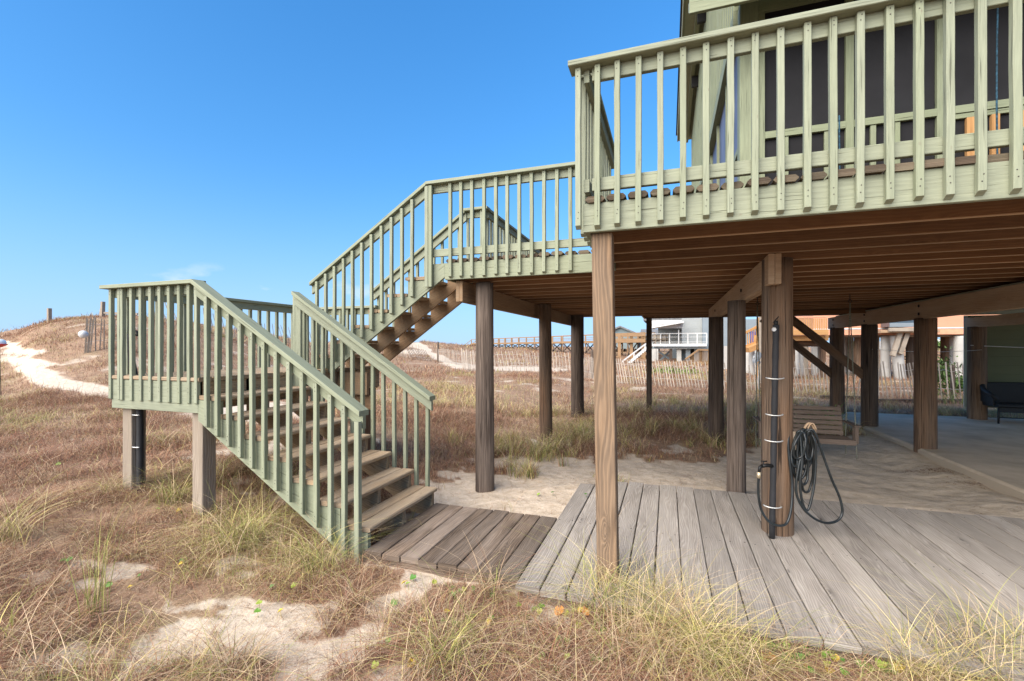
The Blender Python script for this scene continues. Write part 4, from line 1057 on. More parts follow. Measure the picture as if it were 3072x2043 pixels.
# H3 orange stair house between the close piles
h3 = item('orange_stair_house', 'house corner with fresh orange stair deck seen between the two close piles', 'house', 2260, 27)
d = 27
pbox(h3, 'wall', 2162, 2186, d+9, 4, 960, 1050, 'greyblue2'); pbox(h3, 'louver_panel', 2172, 2184, d+7, 1, 1038, 1108, 'louver'); pbox(h3, 'louver_panel', 2226, 2250, d+5, 1, 1052, 1115, 'louver')
pbox(h3, 'wall', 2232, 2275, d+9, 4, 958, 1030, 'greyblue2')
pbox(h3, 'corner_post', 2273, 2288, d-.4, .4, 952, 1130, 'orange')
b = MB(); b.beam(I3(2232,1050,d), I3(2290,1028,d), 1.2, .3); b.beam(I3(2232,1000,d), I3(2288,972,d), .08, .14); b.beam(I3(2232,1040,d), I3(2288,1020,d), .08, .1); b.build('stair', M['orange'], h3)
for k in range(8):
    p = 2236+k*6.5; b = MB(); b.beam(I3(p,1042-k*2.4,d+.06), I3(p,998-k*3.3,d+.06), .05, .05, up=(0,1,0)); b.build('baluster', M['orange'], h3)
for p in (2246, 2256, 2266, 2243): 
    (xx, yy) = at(p, d+1+p%3); g = float(gz(xx, yy)); b = MB(); b.pile(xx, yy, g-.3, zz(1047,d), .15, n=12); b.build('column', M['colw'], h3)
t = item('blue_chair', 'bright blue plastic chair on the orange stair deck', 'chair', 2261, 27)
b = MB(); c = Vector(I3(2261,1032,27.3)); b.box(c.x-.18,c.x+.18,c.y+.2,c.y+.26,c.z+.1,c.z+.75); b.box(c.x-.2,c.x+.2,c.y-.2,c.y+.2,c.z+.05,c.z+.14); b.beam((c.x-.2,c.y-.2,c.z-.2),(c.x-.2,c.y-.2,c.z+.3),.05,.05,up=(0,1,0)); b.beam((c.x+.2,c.y-.2,c.z-.2),(c.x+.2,c.y-.2,c.z+.3),.05,.05,up=(0,1,0)); b.build('shell', M['bluechair'], t)
t = item('satellite_dish', 'dark grey satellite dish beside the hose pile above the sand fence', 'satellite dish', 2273, 17)
c = Vector(I3(2273,1074,17)); b = MB()
n_ = Vector((-.65,-.60,.45)).normalized(); ax = n_.cross(Vector((0,0,1))).normalized(); ay = n_.cross(ax)
vs = []; 
for ring in range(6):
    r = .24*ring/5
    for k in range(20):
        a = 6.28318*k/20; vs.append(c+ax*(r*.72*math.cos(a))+ay*(r*math.sin(a))+n_*(r*r*1.1))
base = 0; b.v += vs
for ring in range(5):
    for k in range(20):
        j = (k+1)%20; b.face((ring*20+k, ring*20+j, (ring+1)*20+j, (ring+1)*20+k), [(0,0)]*4, (.5,.5), 0, True)
nb_ = len(b.v); b.v += [p-n_*.012 for p in vs]
for ring in range(5):
    for k in range(20):
        j = (k+1)%20; b.face((nb_+ring*20+j, nb_+ring*20+k, nb_+(ring+1)*20+k, nb_+(ring+1)*20+j), [(0,0)]*4, (.5,.5), 0, True)
b.build('dish', M['dishgrey'], t)
b = MB(); b.tube([c-n_*.02, c-n_*.15+Vector((0,0,-.1)), Vector(I3(2276,1095,17.1)), Vector((*at(2276,17.1), -.3))], .022, 8); b.tube([c-ay*-.3, c+n_*.2+Vector((0,0,-.06))], .01, 6); b.lathe(c+n_*.2+Vector((0,0,-.06)), [(.03,.04),(.04,0),(.03,-.04)], 8); b.build('mast', M['white'], t)
# H4 orange deck and peach house
h4 = item('peach_house', 'peach coloured beach house standing on white round columns', 'house', 2700, 25)
d = 25; Y4 = at(2640, d)[1]
def p4(name, px0, px1, yt, yb, mat, dy=0, dd=.3, al='x', ch=.01):
    y = Y4+dy; x0_, x1_ = xon(px0, y), xon(px1, y); m = (x0_+x1_)/2; dm = depth(m, y)
    b = MB(); b.box(x0_, x1_, y, y+dd, zz(yb, dm), zz(yt, dm), along=al, ch=ch); return b.build(name, M[mat], h4)
p4('wall', 2440, 3060, 900, 1003, 'peach', 0, 6); p4('trim_band', 2440, 3062, 983, 987, 'white', -.05, .045); p4('lower_band', 2440, 3062, 988, 1004, 'peachband', -.10, .04)
p4('floor_beam', 2452, 3050, 1004.5, 1011, 'coltan', .6, .3); p4('floor_beam', 2452, 3050, 1006, 1012, 'pile_dark', 4.5, .3)
p4('bay', 2668, 2742, 950, 980, 'winglass', -1.1, 1.0); p4('bay_slats', 2670, 2742, 969, 981, 'greyblue2', -1.2, .08); p4('bay_floor', 2642, 2820, 989, 998, 'paleb', -1.15, 1.0); p4('bay_floor', 2668, 2745, 983, 994, 'coltan', -1.35, .15)
def col4(px, w, mat, dy, rd=True, lean=0):
    y = Y4+dy; x = xon(px, y); g = float(gz(x, y)); b = MB()
    if rd: b.pile(x, y, g-.3, 2.2, w, n=14, lean=(lean, 0))
    else: b.box(x-w, x+w, y, y+2*w, g-.3, 2.2, along='z')
    b.build('column', M[mat], h4)
for a in [(2657,.24,'colw',.2),(2686,.26,'colw',-.5,True,.25),(2879,.26,'colw',.2),(2850,.16,'colw',2.5),(2523,.22,'coltan',1.5,False),(2551,.17,'coltan',2.0,False),(2626,.20,'coltan',.9,False),(2797,.19,'coltan',1.2,False),(2574,.20,'pile_mid',1.0),(2731,.20,'pile_dark',1.0),(2834,.2,'pile_mid',2.2),(2500,.2,'pile_mid',1.2),
          (2402,.15,'colw',1.0),(2387,.2,'colw',.6),(2416,.16,'coltan',2.0,False),(2445,.13,'colw',1.5,False),(2462,.12,'coltan',1.8,False),(2600,.14,'colw',4.5),(2700,.14,'pile_mid',5),(2765,.14,'colw',5),(2760,.16,'coltan',3)]: col4(*a)
b = MB(); b.beam(I3(2700,998,24.0), I3(2677,1068,24.0), .2, .2, up=(0,1,0)); b.beam(I3(2722,998,24.0), I3(2700,1062,24.0), .2, .2, up=(0,1,0)); b.build('bracket', M['coltan'], h4)
for a, c_ in (((2765,1058),(2885,1075)),((2800,1030),(2865,1072)),((2665,1095),(2735,1060)),((2670,1050),(2735,1090))):
    b = MB(); b.tube([I3(*a, 27.5), I3(*c_, 27.5)], .03, 5); b.build('tie_rod', M['metal_dark'], h4)
h5 = item('orange_deck', 'fresh orange timber deck in front of the peach house seen through the braces', 'deck', 2430, 23)
def p5(name, px0, px1, yt, yb, mat, dy=0, dd=.3, d=23):
    y = at(2430, d)[1]+dy; x0_, x1_ = xon(px0, y), xon(px1, y); m = (x0_+x1_)/2; dm = depth(m, y)
    b = MB(); b.box(x0_, x1_, y, y+dd, zz(yb, dm), zz(yt, dm), along='x' if px1-px0 > 20 else 'z', ch=.01); return b.build(name, M[mat], h5)
p5('rim', 2330, 2486, 989, 1005, 'orange'); p5('rim', 2340, 2486, 1006, 1022, 'orange', .4, 1.6); p5('rail', 2330, 2480, 950, 954, 'peachband', .1, .1)
for k in range(17): p5('baluster', 2372+k*6.6, 2375.5+k*6.6, 955, 988, 'orange', .1, .05)
p5('under_beam', 2330, 2480, 1023, 1040, 'pile_mid', 1.2, .3)
for p, mt in ((2350,'pile_mid'),(2378,'pile_mid'),(2470,'pile_mid')):
    (xx, yy) = at(p, 24.3); g = float(gz(xx, yy)); b = MB(); b.box(xx-.12, xx+.12, yy, yy+.24, g-.2, zz(1041, 24.3), along='z'); b.build('post', M[mt], h5)
t = item('tan_post_house', 'tall orange timber corner with small beam ends beside the hose pile', 'post', 2281, 22); 
b = MB(); c = I3(2281,1000,22); b.box(c[0]-.05, c[0]+.05, c[1], c[1]+.1, float(gz(c[0],c[1]))-.2, zz(945,22), along='z'); b.build('post', M['coltan'], t)
b = MB(); b.box(c[0]-.22, c[0]+.22, c[1]+.12, c[1]+.2, zz(1025,22), zz(1005,22)); b.build('beam_end', M['orange'], t)
# far white buildings and shrubs beyond the peach house
for i, (p0, p1, yt, yb, lab) in enumerate(((2520,2562,1030,1053,'distant white building seen under the left end of the peach house'),(2640,2700,1024,1053,'distant white building seen between the white columns'),(2790,2842,1018,1052,'distant white building right of the large brown pile'),(2845,2900,1019,1052,'distant white building beside the green wall edge'))):
    t = item('distant_building', lab, 'building', (p0+p1)/2, 110); o = pbox(t, 'wall', p0, p1, 110, 8, yt, yb+8, 'white')
    for k in range(3): pbox(t, 'window', p0+4+k*(p1-p0)/3, p0+9+k*(p1-p0)/3, 109.8, .1, yt+6, yt+14, 'winglass')
# low debris beams on the ground behind the slab
for i, (p0, p1, y0_, y1_, d, lab) in enumerate(((2462,2600,1168,1172,15.3,'grey timber edging lying below the broken fence'),(2590,2900,1172,1186,14.3,'long dark timber edging at the foot of the right fence'))):
    a = Vector(I3(p0,y0_,d)); c_ = Vector(I3(p1,y1_,d-.3)); a.z = float(gz(a.x,a.y))+.03; c_.z = float(gz(c_.x,c_.y))+.05
    b = MB(); b.beam(a, c_, .14, .14, seg=3, wob=.01); b.build('ground_timber', M['pile_grey'], None, (lab,'timber'), origin=a)
# ---------------------------------------------------------------- vegetation
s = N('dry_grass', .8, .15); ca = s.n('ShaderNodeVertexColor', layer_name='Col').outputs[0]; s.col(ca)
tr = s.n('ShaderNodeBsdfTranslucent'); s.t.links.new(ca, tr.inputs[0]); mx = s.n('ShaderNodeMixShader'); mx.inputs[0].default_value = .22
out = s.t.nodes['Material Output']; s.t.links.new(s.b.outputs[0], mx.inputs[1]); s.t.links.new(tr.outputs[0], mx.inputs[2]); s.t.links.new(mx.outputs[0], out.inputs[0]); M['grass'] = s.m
def blade_arrays(base, h, w, ang, bend, droop, col, kink=0, levels=4):
    n = len(h); L = levels; t = np.linspace(0, 1, L)[None, :]
    dx, dy = np.cos(ang)[:,None], np.sin(ang)[:,None]
    rad = (bend*h)[:,None]*t**1.6
    zz_ = h[:,None]*(t - droop[:,None]*t**2.2)
    side = ang + np.pi/2 + rng.uniform(-.9, .9, n)
    sx, sy = np.cos(side)[:,None], np.sin(side)[:,None]
    px = base[:,0][:,None]+dx*rad; py = base[:,1][:,None]+dy*rad; pz = base[:,2][:,None]+zz_-.01
    if kink:
        k = rng.normal(0, 1, (n, L))*kink*h[:,None]*(t > 0); k2 = rng.normal(0, 1, (n, L))*kink*h[:,None]*(t > 0); px = px+k; py = py+k2; pz = pz+np.abs(rng.normal(0,1,(n,L)))*kink*h[:,None]*.5*(t > 0)
    ww = w[:,None]*(1-t*.82)*.5
    v = np.empty((n, L, 2, 3)); v[:,:,0,0] = px-sx*ww; v[:,:,1,0] = px+sx*ww; v[:,:,0,1] = py-sy*ww; v[:,:,1,1] = py+sy*ww; v[:,:,0,2] = pz; v[:,:,1,2] = pz
    idx = np.arange(n*L*2).reshape(n, L, 2)
    q = np.stack([idx[:,:-1,0], idx[:,:-1,1], idx[:,1:,1], idx[:,1:,0]], -1).reshape(-1, 4)
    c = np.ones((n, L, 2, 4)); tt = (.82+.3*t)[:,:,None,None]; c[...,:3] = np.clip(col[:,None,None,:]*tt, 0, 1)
    return v.reshape(-1,3), q, c.reshape(-1,4)
def blade_obj(name, parts, parent=None, origin=(0,0,0)):
    V, Q, Cc = [], [], []; o = 0
    for v, q, c in parts: V.append(v); Q.append(q+o); Cc.append(c); o += len(v)
    v = np.concatenate(V)-np.array(origin); me = npmesh(name, v, np.concatenate(Q))
    a = me.color_attributes.new('Col', 'FLOAT_COLOR', 'POINT'); a.data.foreach_set('color', np.concatenate(Cc).astype(np.float32).ravel())
    ob = link(name, me, M['grass'], parent); ob.location = origin if parent is None else (0,0,0); ROOT[ob.name] = Vector(origin); return ob
PAL = {'brown': np.array([(.34,.17,.10),(.29,.135,.08),(.42,.235,.14),(.24,.12,.075),(.47,.29,.17)]),
       'tan': np.array([(.52,.38,.24),(.60,.46,.30),(.42,.29,.18),(.66,.50,.33)]),
       'mauve': np.array([(.23,.125,.09),(.30,.17,.125),(.18,.10,.07)]),
       'green': np.array([(.30,.31,.09),(.22,.26,.07),(.42,.40,.14),(.36,.36,.11)]),
       'yellow': np.array([(.62,.50,.20),(.54,.46,.16),(.70,.58,.30)])}
def pick(n, w):
    ks = list(w); p = np.array([w[k] for k in ks], float); p /= p.sum(); ch = rng.choice(len(ks), n, p=p); out = np.empty((n, 3))
    for i, k in enumerate(ks):
        m = ch == i; c = PAL[k][rng.integers(0, len(PAL[k]), m.sum())]; out[m] = c
    return out*rng.uniform(.5, 1.38, (n, 1))
def sample(n, d0, d1, pxa=-750, pxb=3320):
    u = rng.uniform(0, 1, n); d = np.sqrt(d0*d0+u*(d1*d1-d0*d0)); px = rng.uniform(pxa, pxb, n)
    r = (px-CX)/F*d; return r*cT-d*sT, r*sT+d*cT
def inside_solid(x, y):
    m = (x > -2.36) & (x < -.97) & (y > 3.0) & (y < 4.28)
    m |= (x > -1.0) & (x < 4.2) & (y > 2.94) & (y < 5.6)
    m |= (x > 3.75) & (x < 14) & (y < 13.45)
    m |= ((x-P8X)**2+(y-P8Y)**2 < .03)
    return m
def field(n, d0, d1, h, w, mixw, bend=(.2,.9), kink=0, thr=.5, clump=1.3, droop=.25, levels=4, pw=1.0):
    x, y = sample(n, d0, d1); z = gz(x, y); s, px, py, d = sandmask(x, y, z)
    cl = fbm(x*clump, y*clump, 3, 77)
    keep = (rng.uniform(0, 1, n) < np.clip((1-s)*(.60+2.4*cl)**pw, 0, 1)) & (s < thr+rng.uniform(-.3,.3,n)) & ~inside_solid(x, y)
    x, y, z, cl, d, s = x[keep], y[keep], z[keep], cl[keep], d[keep], s[keep]; m = len(x)
    # greener in patches
    gr = fbm(x*.55+3, y*.55, 3, 55)+.12*np.exp(-((x-.2)**2/6+(y-8.3)**2/5)) + .16*np.exp(-((x+3.0)**2/2+(y-2.6)**2/1.5)) + .2*np.exp(-((x+1.6)**2/2+(y-6.9)**2/2)) + .10*(x > 1)*(d < 16)
    col = pick(m, mixw); g = rng.uniform(0, 1, m) < np.clip((gr-.06)*3.0, 0, .8); col[g] = pick(int(g.sum()), {'green':2,'yellow':1.6,'tan':1.8}) if g.any() else col[g]
    hh = rng.uniform(*h, m)*(.75+1.3*np.clip(cl+.2, 0, .6))*(1+.35*g)
    return blade_arrays(np.stack([x,y,z],1), hh, rng.uniform(*w, m), rng.uniform(0, 6.283, m), rng.uniform(*bend, m), np.full(m, droop)+rng.uniform(0,.3,m), col, kink, levels)
MIXB = {'brown':5,'tan':.9,'mauve':2.4,'yellow':.15}
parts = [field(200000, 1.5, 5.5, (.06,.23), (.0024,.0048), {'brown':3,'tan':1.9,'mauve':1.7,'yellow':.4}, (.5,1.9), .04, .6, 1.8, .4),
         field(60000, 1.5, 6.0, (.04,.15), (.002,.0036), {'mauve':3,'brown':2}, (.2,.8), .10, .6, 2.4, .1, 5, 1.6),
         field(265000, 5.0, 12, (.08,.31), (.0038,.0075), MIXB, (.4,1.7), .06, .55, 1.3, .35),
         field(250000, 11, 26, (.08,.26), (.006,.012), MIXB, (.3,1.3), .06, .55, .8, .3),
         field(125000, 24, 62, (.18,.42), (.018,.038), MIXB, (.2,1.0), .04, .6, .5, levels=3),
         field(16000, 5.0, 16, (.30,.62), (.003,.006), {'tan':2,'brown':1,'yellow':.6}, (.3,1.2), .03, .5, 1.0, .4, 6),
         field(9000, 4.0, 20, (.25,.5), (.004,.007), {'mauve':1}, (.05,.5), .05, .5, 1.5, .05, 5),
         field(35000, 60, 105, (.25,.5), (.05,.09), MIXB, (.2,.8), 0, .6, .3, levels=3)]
tag(blade_obj('dry_dune_grass', parts), 'dry reddish brown dune grass spreading over the sand', 'grass', None, 'stuff')
# fallen litter of thin straws on the sand, near the camera
x, y = sample(52000, 1.6, 7); z = gz(x, y); k = ~inside_solid(x, y); s_, px_, py_, d_ = sandmask(x, y, z); k &= rng.uniform(0,1,len(x)) < np.where((x > .9) & (y > 5.6), .03, .62*(1-.1*s_))
x, y, z = x[k], y[k], z[k]; m = len(x)
tag(blade_obj('straw_litter', [blade_arrays(np.stack([x,y,z+.012],1), np.full(m,.012), rng.uniform(.002,.0038,m), rng.uniform(0,6.28,m), rng.uniform(4,12,m), np.full(m,.5), pick(m, {'tan':2,'brown':2,'mauve':1}), .3)]), 'fine fallen straws and twigs scattered on the sand', 'litter', None, 'stuff')
# mid distance green tufts under and behind the deck: one loose mass
P_ = []
for (cx, cy, n, hh) in [(1520,1330,14,.5),(1620,1370,22,.55),(1700,1330,16,.5),(1560,1420,10,.4),(1780,1300,10,.4),(1900,1240,14,.5),(1960,1290,14,.5),(2050,1290,16,.5),(2120,1330,14,.5),(2010,1215,12,.5),(2110,1240,12,.5),
                        (2190,1210,8,.5),(2250,1240,12,.5),(2260,1310,8,.45),(2420,1215,8,.4),(1480,1360,10,.4),(1840,1450,4,.3),(2700,1232,6,.35),(2820,1240,14,.5),(2990,1262,10,.35),(230,1120,14,.55),(300,1080,12,.6),(330,1110,10,.6),(60,1100,8,.5),(1400,1330,6,.4),(1180,1180,6,.4),(2560,1250,5,.3)]:
    for k in range(n):
        px, py = cx+random.gauss(0,38), cy+random.gauss(0,11)
        if py < 1070: continue
        x, y, z = gp(px, py)
        if inside_solid(np.array(x), np.array(y)): continue
        m = random.randint(22, 46); sc = random.uniform(.6,1.1)*hh
        bx = np.stack([x+rng.normal(0,.05,m), y+rng.normal(0,.05,m), np.full(m, z)], 1)
        P_.append(blade_arrays(bx, rng.uniform(.5,1,m)*sc, rng.uniform(.005,.009,m), rng.uniform(0,6.283,m), rng.uniform(.25,1.0,m), rng.uniform(.2,.5,m), pick(m, {'green':2.2,'yellow':1.0,'tan':1.6,'brown':1.0}), 0, 5))
tag(blade_obj('green_beach_grass', P_), 'soft yellow green beach grass in clumps around the deck piles', 'grass', None, 'stuff')
# foreground tufts, each a plant of its own
TU = [(711,1650,215,90,'g','large arching yellow green tuft against the lower stringer'),(521,1505,140,45,'g','thin upright green tuft between the two landing posts'),(284,1848,250,26,'u','two bright green upright shoots on the left sand'),
 (24,1625,200,40,'y','yellow grass tuft at the left picture edge'),(332,1490,120,30,'y','yellowish tuft left of the landing post'),(960,1715,190,80,'g','tangled green and straw tuft at the foot of the lower stringer'),
 (109,2042,200,30,'t','pale straw tuft in the bottom left corner'),(673,2042,230,34,'t','straw and green tuft at the bottom edge left of centre'),(1327,2005,240,60,'g','arching green tuft in the bottom centre'),
 (1066,1822,150,24,'t','dry straw tuft in front of the dark boardwalk'),(1822,1838,230,90,'g','green tuft wrapped round the foot of the square post'),(1470,1790,150,40,'t','straw tuft below the edge of the dark boardwalk'),
 (1975,1850,190,80,'y','dense yellow tuft right of the square post'),(2040,1935,210,120,'y','golden arching mound of grass in front of the grey planks'),(2130,1985,200,100,'y','wide golden tuft hanging over the platform edge'),(1900,1975,190,90,'t','straw mound below the square post'),
 (2240,2025,190,80,'g','green and gold tuft at the bottom right of centre'),(2469,1945,160,26,'g','slim green tuft at the edge of the grey planks'),(2830,1625,70,8,'g','tiny green sprout growing through the sandy planks'),(2760,2030,170,60,'y','pale yellow tuft in the bottom right'),
 (2900,2020,210,80,'y','tall loose tuft in front of the watermark boards'.replace('watermark','right hand')),(3040,1990,230,80,'g','green grass leaning in at the right picture edge'),(1640,2040,120,30,'t','small dry tuft on the bottom sand patch'),(120,1790,120,20,'t','wispy tuft left of the green shoots'),
 (820,1560,110,24,'t','wispy dry tuft under the landing end of the stringer'),(860,1690,120,30,'g','small green tuft below the big arching tuft'),(1200,1880,120,40,'t','reddish straw tuft in the middle foreground'),(1230,1560,70,8,'g','slender sprig behind the bottom stair baluster'),(1520,1535,90,10,'g','slender sprig beside the round stair pile'),(1575,1880,110,24,'g','small tuft on the open sand')]
for (px, py, hp, nb_, kind, lab) in TU:
    x, y, z = gp(px, py); d = depth(x, y); H = hp*d/F; m = int(nb_*3.6) if nb_ > 27 or kind == 't' else nb_
    w = {'g':{'green':3,'yellow':1,'tan':2},'y':{'yellow':3,'tan':3,'green':.9},'t':{'tan':3,'brown':1.6,'green':.6},'u':{'green':1}}[kind]
    rad = .035+.0008*nb_*(1 if kind != 'u' else .3)
    bx = np.stack([x+rng.normal(0,rad,m), y+rng.normal(0,rad,m), np.full(m, z)], 1)
    up_ = kind == 'u'
    arr = [blade_arrays(bx, rng.uniform(.55,1.25,m)*H*1.15, rng.uniform(.0026,.005,m)*(1.6 if up_ else 1), rng.uniform(0,6.283,m), rng.uniform(.05,.4,m) if up_ else rng.uniform(.3,1.5,m), rng.uniform(0,.1,m) if up_ else rng.uniform(.3,.9,m), pick(m, w), 0, 8)]
    tag(blade_obj('grass_tuft', arr, None, (x, y, z)), lab, 'grass tuft', 'grass tufts in the foreground')
# palmetto by the swing
x, y, z = gp(2440, 1262); x, y = at(2490, 9.6); z = float(gz(x, y))
A_ = []; m = 26
for (ox, hgt, n, bnd) in ((0,.85,16,(.15,.7)),(-.55,.55,26,(.5,1.3)),(.1,.5,14,(.4,1.2))):
    bx = np.stack([np.full(n, x+ox)+rng.normal(0,.04,n), np.full(n, y), np.full(n, z)], 1)
    c = np.tile(np.array([(.12,.22,.05)]), (n,1))*rng.uniform(.6,2.0,(n,1)); A_.append(blade_arrays(bx, rng.uniform(.6,1.1,n)*hgt, np.full(n,.028), rng.uniform(0,6.283,n), rng.uniform(*bnd,n), rng.uniform(.1,.5,n), c, 0, 7))
tag(blade_obj('palmetto', A_, None, (x,y,z)), 'green spiky palmetto growing behind the bench swing', 'plant')
x, y = at(2835, 12.9+.9); z = float(gz(x, y)); n = 46
c = np.tile(np.array([(.20,.26,.08)]), (n,1))*rng.uniform(.6,1.8,(n,1)); bx = np.stack([np.full(n,x)+rng.normal(0,.35,n), np.full(n,y)+rng.normal(0,.1,n), np.full(n,z)],1)
tag(blade_obj('shrub', [blade_arrays(bx, rng.uniform(.3,.62,n), np.full(n,.022), rng.uniform(0,6.283,n), rng.uniform(.2,1.0,n), rng.uniform(.1,.4,n), c, .03, 6)], None, (x,y,z)), 'yellow green shrub at the back edge of the concrete slab', 'plant')
# shrubs: leafy clumps
def leafball(name, label, px, py, d, rx, rz, n, col, ls=.12):
    c = np.array(I3(px, py, d)); p = rng.normal(0, .5, (n,3)); p *= np.array([rx, rx*.7, rz]); p = p+c
    p[:,2] = np.maximum(p[:,2], gz(p[:,0], p[:,1]))
    cc = np.tile(np.array([col]), (n,1))*rng.uniform(.5,1.7,(n,1))
    v = blade_arrays(p, rng.uniform(.6,1.3,n)*ls, np.full(n, ls*.7), rng.uniform(0,6.28,n), rng.uniform(.3,1.2,n), rng.uniform(0,.5,n), cc, .1, 3)
    tag(blade_obj(name, [v], None, tuple(c)), label, 'bush', 'green bushes beyond the fences')
leafball('bush', 'dark green bush behind the fence by the right white column', 2822, 1130, 16.5, .55, .55, 900, (.10,.15,.05), .10)
leafball('bush', 'green bush low beside the green wall edge', 2880, 1155, 15.6, .35, .3, 500, (.11,.18,.05), .08)
leafball('bush', 'green patch of bush in front of the white house columns', 2025, 1120, 30, 1.6, .35, 900, (.20,.24,.08), .14)
for px, lab in ((2565,'distant round bush under the peach house left'),(2720,'distant bush between the brackets'),(2820,'distant large bush right of the brown pile'),(2860,'distant bush near the right white column')):
    leafball('bush', lab, px, 1040, 95, 2.4, 1.0, 500, (.13,.20,.06), .5)
# round green leaves of the beach pennywort
s = N('leaf_green', .45, .4); s.b.inputs['Subsurface Weight'].default_value = 0
oi = s.n('ShaderNodeObjectInfo').outputs['Random']; s.col(s.ramp(oi, [(0,(.06,.17,.02)),(.5,(.13,.27,.03)),(.8,(.25,.32,.04)),(1,(.32,.34,.05))])); M['leaf'] = s.m
M['leafy'] = plain('leaf_yellow', (.50,.36,.03), .5); M['leafo'] = plain('leaf_orange', (.62,.26,.05), .6)
c6 = lambda x, y: (x*.474, 1300+y*.474); c8 = lambda x, y: (1000+x*.474, 1300+y*.474); c7 = lambda x, y: (1800+x*.5394, 1400+y*.5394)
LV = [(*c6(*p[:2]), p[2]) for p in [(1800,740,'g'),(880,910,'g'),(1150,815,'g'),(1145,840,'y'),(690,985,'g'),(1000,475,'g'),(1130,485,'y'),(1405,635,'g'),(400,805,'g'),(440,812,'g'),(1720,975,'g'),(820,980,'y'),(370,190,'g'),(1860,990,'g'),(1640,1100,'g'),(1630,1150,'g'),(1775,1150,'y'),(100,1600,'g')] if p[1] < 1540]
LV += [(*c8(*p[:2]), p[2]) for p in [(760,1030,'g'),(800,1015,'g'),(828,1012,'g'),(555,1200,'g'),(700,1210,'g'),(745,1195,'g'),(785,1218,'g'),(1480,1340,'g'),(1425,1310,'g'),(1445,1362,'g'),(1555,1235,'g'),(495,1475,'y'),(1480,1450,'g'),(1640,1440,'g'),(1415,1500,'g'),(640,825,'g'),(985,1222,'y'),(1430,985,'o'),(870,1480,'g'),(1470,1075,'g'),(1175,1100,'g'),(505,795,'g'),(175,790,'g'),(760,845,'g'),(885,850,'g'),(1010,915,'g'),(1600,448,'g'),(1390,378,'g'),(1300,382,'g'),(1128,220,'g'),(1765,1375,'g'),(1710,1270,'g'),(1690,1470,'g'),(1600,1150,'o'),(1320,1000,'g')]]
LV += [(*c7(*p[:2]), p[2]) for p in [(930,945,'g'),(970,940,'g'),(985,990,'g'),(1040,1000,'g'),(1085,1070,'g'),(1050,1060,'g'),(1160,1075,'g'),(1310,1020,'y'),(1440,1040,'g'),(1565,1060,'g'),(1665,1085,'y'),(1265,1130,'g'),(1280,1150,'y'),(20,925,'g'),(70,1020,'g'),(620,1185,'g'),(1360,1175,'g'),(270,1135,'g'),(950,1010,'g'),(1120,1090,'g'),(940,1085,'o')]]
rl = random.Random(5)
LV += [(rl.uniform(1950, 2700), rl.uniform(1925, 2035), rl.choice('gggggy')) for _ in range(26)] + [(rl.uniform(1100, 1800), rl.uniform(1740, 2030), rl.choice('ggggy')) for _ in range(14)] + [(rl.uniform(1950, 2300), rl.uniform(1880, 1930), 'g') for _ in range(6)]
for (px, py, k) in LV:
    if py > 2040: continue
    x, y, z = gp(px, py+8); 
    if inside_solid(np.array(x), np.array(y)):
        if y < 3.9: x, y = x*2.93/y, 2.93; z = float(gz(x, y))
        else: z = .002
    r = random.uniform(.017, .027)*(1.5 if k == 'o' else 1); h = random.uniform(.02,.05)
    tl = Vector((random.uniform(-.6,.6), random.uniform(-.9,.1), 1)).normalized(); ax = tl.cross(Vector((1,0,0))).normalized(); ay = tl.cross(ax); c = Vector((x, y, z+h))
    b = MB(); nn = 14; b.v = [c-tl*.002]; 
    for ring in (.55, 1):
        for i in range(nn):
            a = 6.28318*i/nn+.2; rr = r*ring*(.5 if (ring == 1 and i == 0) else 1)*(1+.05*math.sin(3*a)); b.v.append(c+ax*(rr*math.cos(a))+ay*(rr*math.sin(a)*.92)+tl*(.004*ring**2*(1+math.sin(2*a))))
    for i in range(nn):
        j = (i+1)%nn; b.face((0,1+i,1+j), [(0,0)]*3, (.5,.5), 0, True); b.face((1+i,1+nn+i,1+nn+j,1+j), [(0,0)]*4, (.5,.5), 0, True)
    b.tube([(x+.004, y+.003, z-.01), c], .0012, 4, caps=False)
    lab = {'g':'small round green leaf of beach pennywort low on the sand','y':'small round yellow leaf of beach pennywort low on the sand','o':'fallen orange brown leaf lying on the ground'}[k]
    b.build('round_leaf' if k != 'o' else 'fallen_leaf', M[{'g':'leaf','y':'leafy','o':'leafo'}[k]], None, (lab, 'leaf', {'g':'round green leaves','y':'round yellow leaves','o':'fallen orange leaves'}[k]), origin=(x,y,z))
# dark wet debris on the sand near the slab
P_ = []
for (px, py, n, sp_) in ((2790,1410,240,.14),(2905,1452,90,.10),(2690,1330,50,.2),(2960,1440,60,.2),(2740,1345,50,.08),(3010,1530,40,.2)):
    x, y, z = gp(px, py); xx = x+rng.normal(0,sp_*1.4,n); yy = y+rng.normal(0,sp_*.7,n)
    P_.append(blade_arrays(np.stack([xx,yy,gz(xx,yy)+.012],1), np.full(n,.012), np.full(n,.007), rng.uniform(0,6.28,n), rng.uniform(2,7,n), np.full(n,.6), np.tile(np.array([(.15,.065,.035)]),(n,1))*rng.uniform(.5,1.5,(n,1)), .3))
tag(blade_obj('leaf_litter', P_), 'dark reddish brown plant debris scattered on the sand by the slab', 'litter', None, 'stuff')

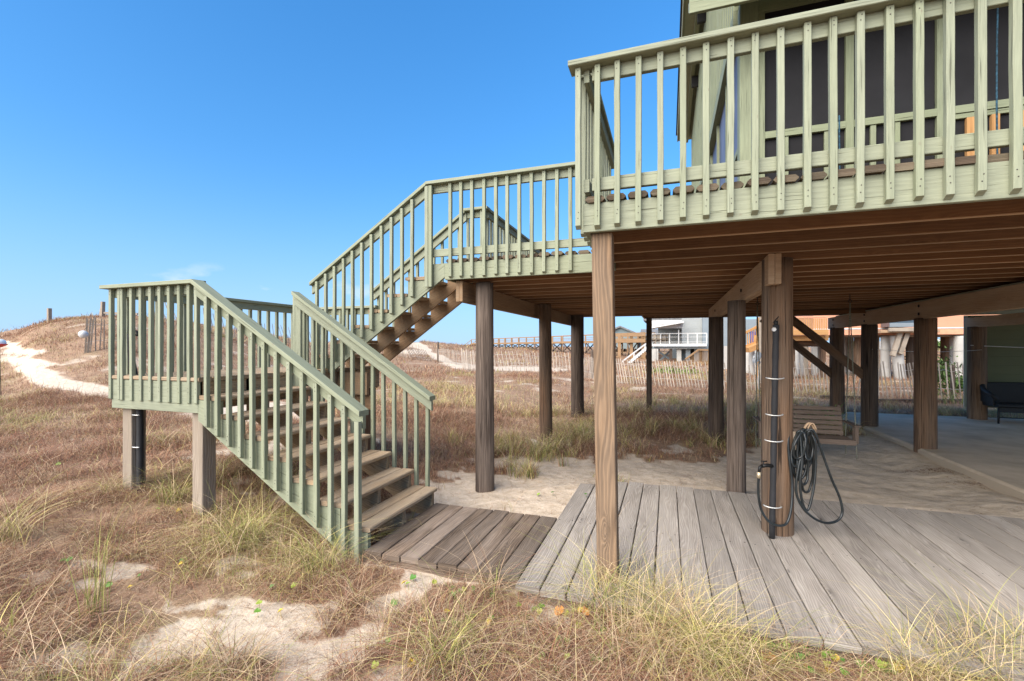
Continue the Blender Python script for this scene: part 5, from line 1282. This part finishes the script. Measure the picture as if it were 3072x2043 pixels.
# ---------------------------------------------------------------- sky and light
SKL = .08
SE, SR_DIR = R(40), Vector((-.42,-.90,0)).normalized()
sd3 = Vector((SR_DIR.x*math.cos(SE), SR_DIR.y*math.cos(SE), math.sin(SE)))
sun = bpy.data.lights.new('sun', 'SUN'); sun.energy = 4.6; sun.angle = R(75); sun.color = (1,.89,.745)
so = bpy.data.objects.new('sun', sun); C.objects.link(so); so.rotation_euler = (-sd3).to_track_quat('-Z', 'Y').to_euler(); so.location = (0,0,30)
w = bpy.data.worlds.new('World'); scene.world = w; w.use_nodes = True; nt = w.node_tree; bg = nt.nodes['Background']
sk = nt.nodes.new('ShaderNodeTexSky'); sk.sky_type = 'NISHITA'; sk.sun_disc = False; sk.sun_elevation = SE; sk.sun_rotation = math.atan2(sd3.x, sd3.y)
sk.air_density = 1.0; sk.dust_density = .6; sk.ozone_density = 2.0; sk.altitude = 0
def wm(op, a, b_, c_=None, clamp=False):
    x = nt.nodes.new('ShaderNodeMath'); x.operation = op; x.use_clamp = clamp
    for i, q in enumerate((a, b_, c_)):
        if q is None: continue
        if isinstance(q, bpy.types.NodeSocket): nt.links.new(q, x.inputs[i])
        else: x.inputs[i].default_value = q
    return x.outputs[0]
hs_ = nt.nodes.new('ShaderNodeHueSaturation'); hs_.inputs['Saturation'].default_value = 1.22; hs_.inputs['Value'].default_value = 1.0
tn = nt.nodes.new('ShaderNodeMix'); tn.data_type='RGBA'; tn.blend_type='MULTIPLY'; tn.inputs[0].default_value=1; tn.inputs[7].default_value=(.72,.86,.99,1); nt.links.new(sk.outputs[0], tn.inputs[6]); nt.links.new(tn.outputs[2], hs_.inputs['Color'])
tc = nt.nodes.new('ShaderNodeTexCoord')
vz = nt.nodes.new('ShaderNodeSeparateXYZ'); nt.links.new(tc.outputs['Generated'], vz.inputs[0]); vc = nt.nodes.new('ShaderNodeCombineXYZ'); nt.links.new(vz.outputs[0], vc.inputs[0]); nt.links.new(vz.outputs[1], vc.inputs[1]); nt.links.new(wm('ADD', wm('MULTIPLY', wm('MAXIMUM', vz.outputs[2], 0.0), .55), SKL), vc.inputs[2]); nt.links.new(vc.outputs[0], sk.inputs[0])
mp = nt.nodes.new('ShaderNodeMapping'); nt.links.new(tc.outputs['Generated'], mp.inputs[0]); mp.inputs['Scale'].default_value = (8,8,19); mp.inputs['Location'].default_value = (3.7,1.2,5.1)
nz = nt.nodes.new('ShaderNodeTexNoise'); nt.links.new(mp.outputs[0], nz.inputs[0]); nz.inputs['Scale'].default_value = 1.0; nz.inputs['Detail'].default_value = 6; nz.inputs['Roughness'].default_value = .55
sp_ = nt.nodes.new('ShaderNodeSeparateXYZ'); nt.links.new(tc.outputs['Generated'], sp_.inputs[0])
el = wm('SUBTRACT', 1.0, wm('MULTIPLY', sp_.outputs[2], 6.0), clamp=True)
cl = wm('MULTIPLY', wm('MULTIPLY', wm('SUBTRACT', nz.outputs[0], .625), 10.0, clamp=True), wm('POWER', el, .8))
mx = nt.nodes.new('ShaderNodeMix'); mx.data_type = 'RGBA'; nt.links.new(wm('MULTIPLY', cl, .8), mx.inputs[0]); hz = nt.nodes.new('ShaderNodeMix'); hz.data_type = 'RGBA'; nt.links.new(wm('MULTIPLY', wm('POWER', wm('SUBTRACT', 1.0, wm('MULTIPLY', wm('MAXIMUM', sp_.outputs[2], 0.0), 2.6), clamp=True), 2.2), .8), hz.inputs[0]); nt.links.new(hs_.outputs[0], hz.inputs[6]); hz.inputs[7].default_value = (2.3,3.15,4.5,1)
nt.links.new(hz.outputs[2], mx.inputs[6]); mx.inputs[7].default_value = (4.6,4.75,5.0,1)
nt.links.new(mx.outputs[2], bg.inputs[0]); bg.inputs[1].default_value = .106
vs = scene.view_settings; vs.view_transform = 'Standard'; vs.look = 'None'; vs.exposure = 1.12; vs.gamma = 1; scene.display_settings.display_device = 'sRGB'
scene.cycles.max_bounces = 8; scene.cycles.diffuse_bounces = 5
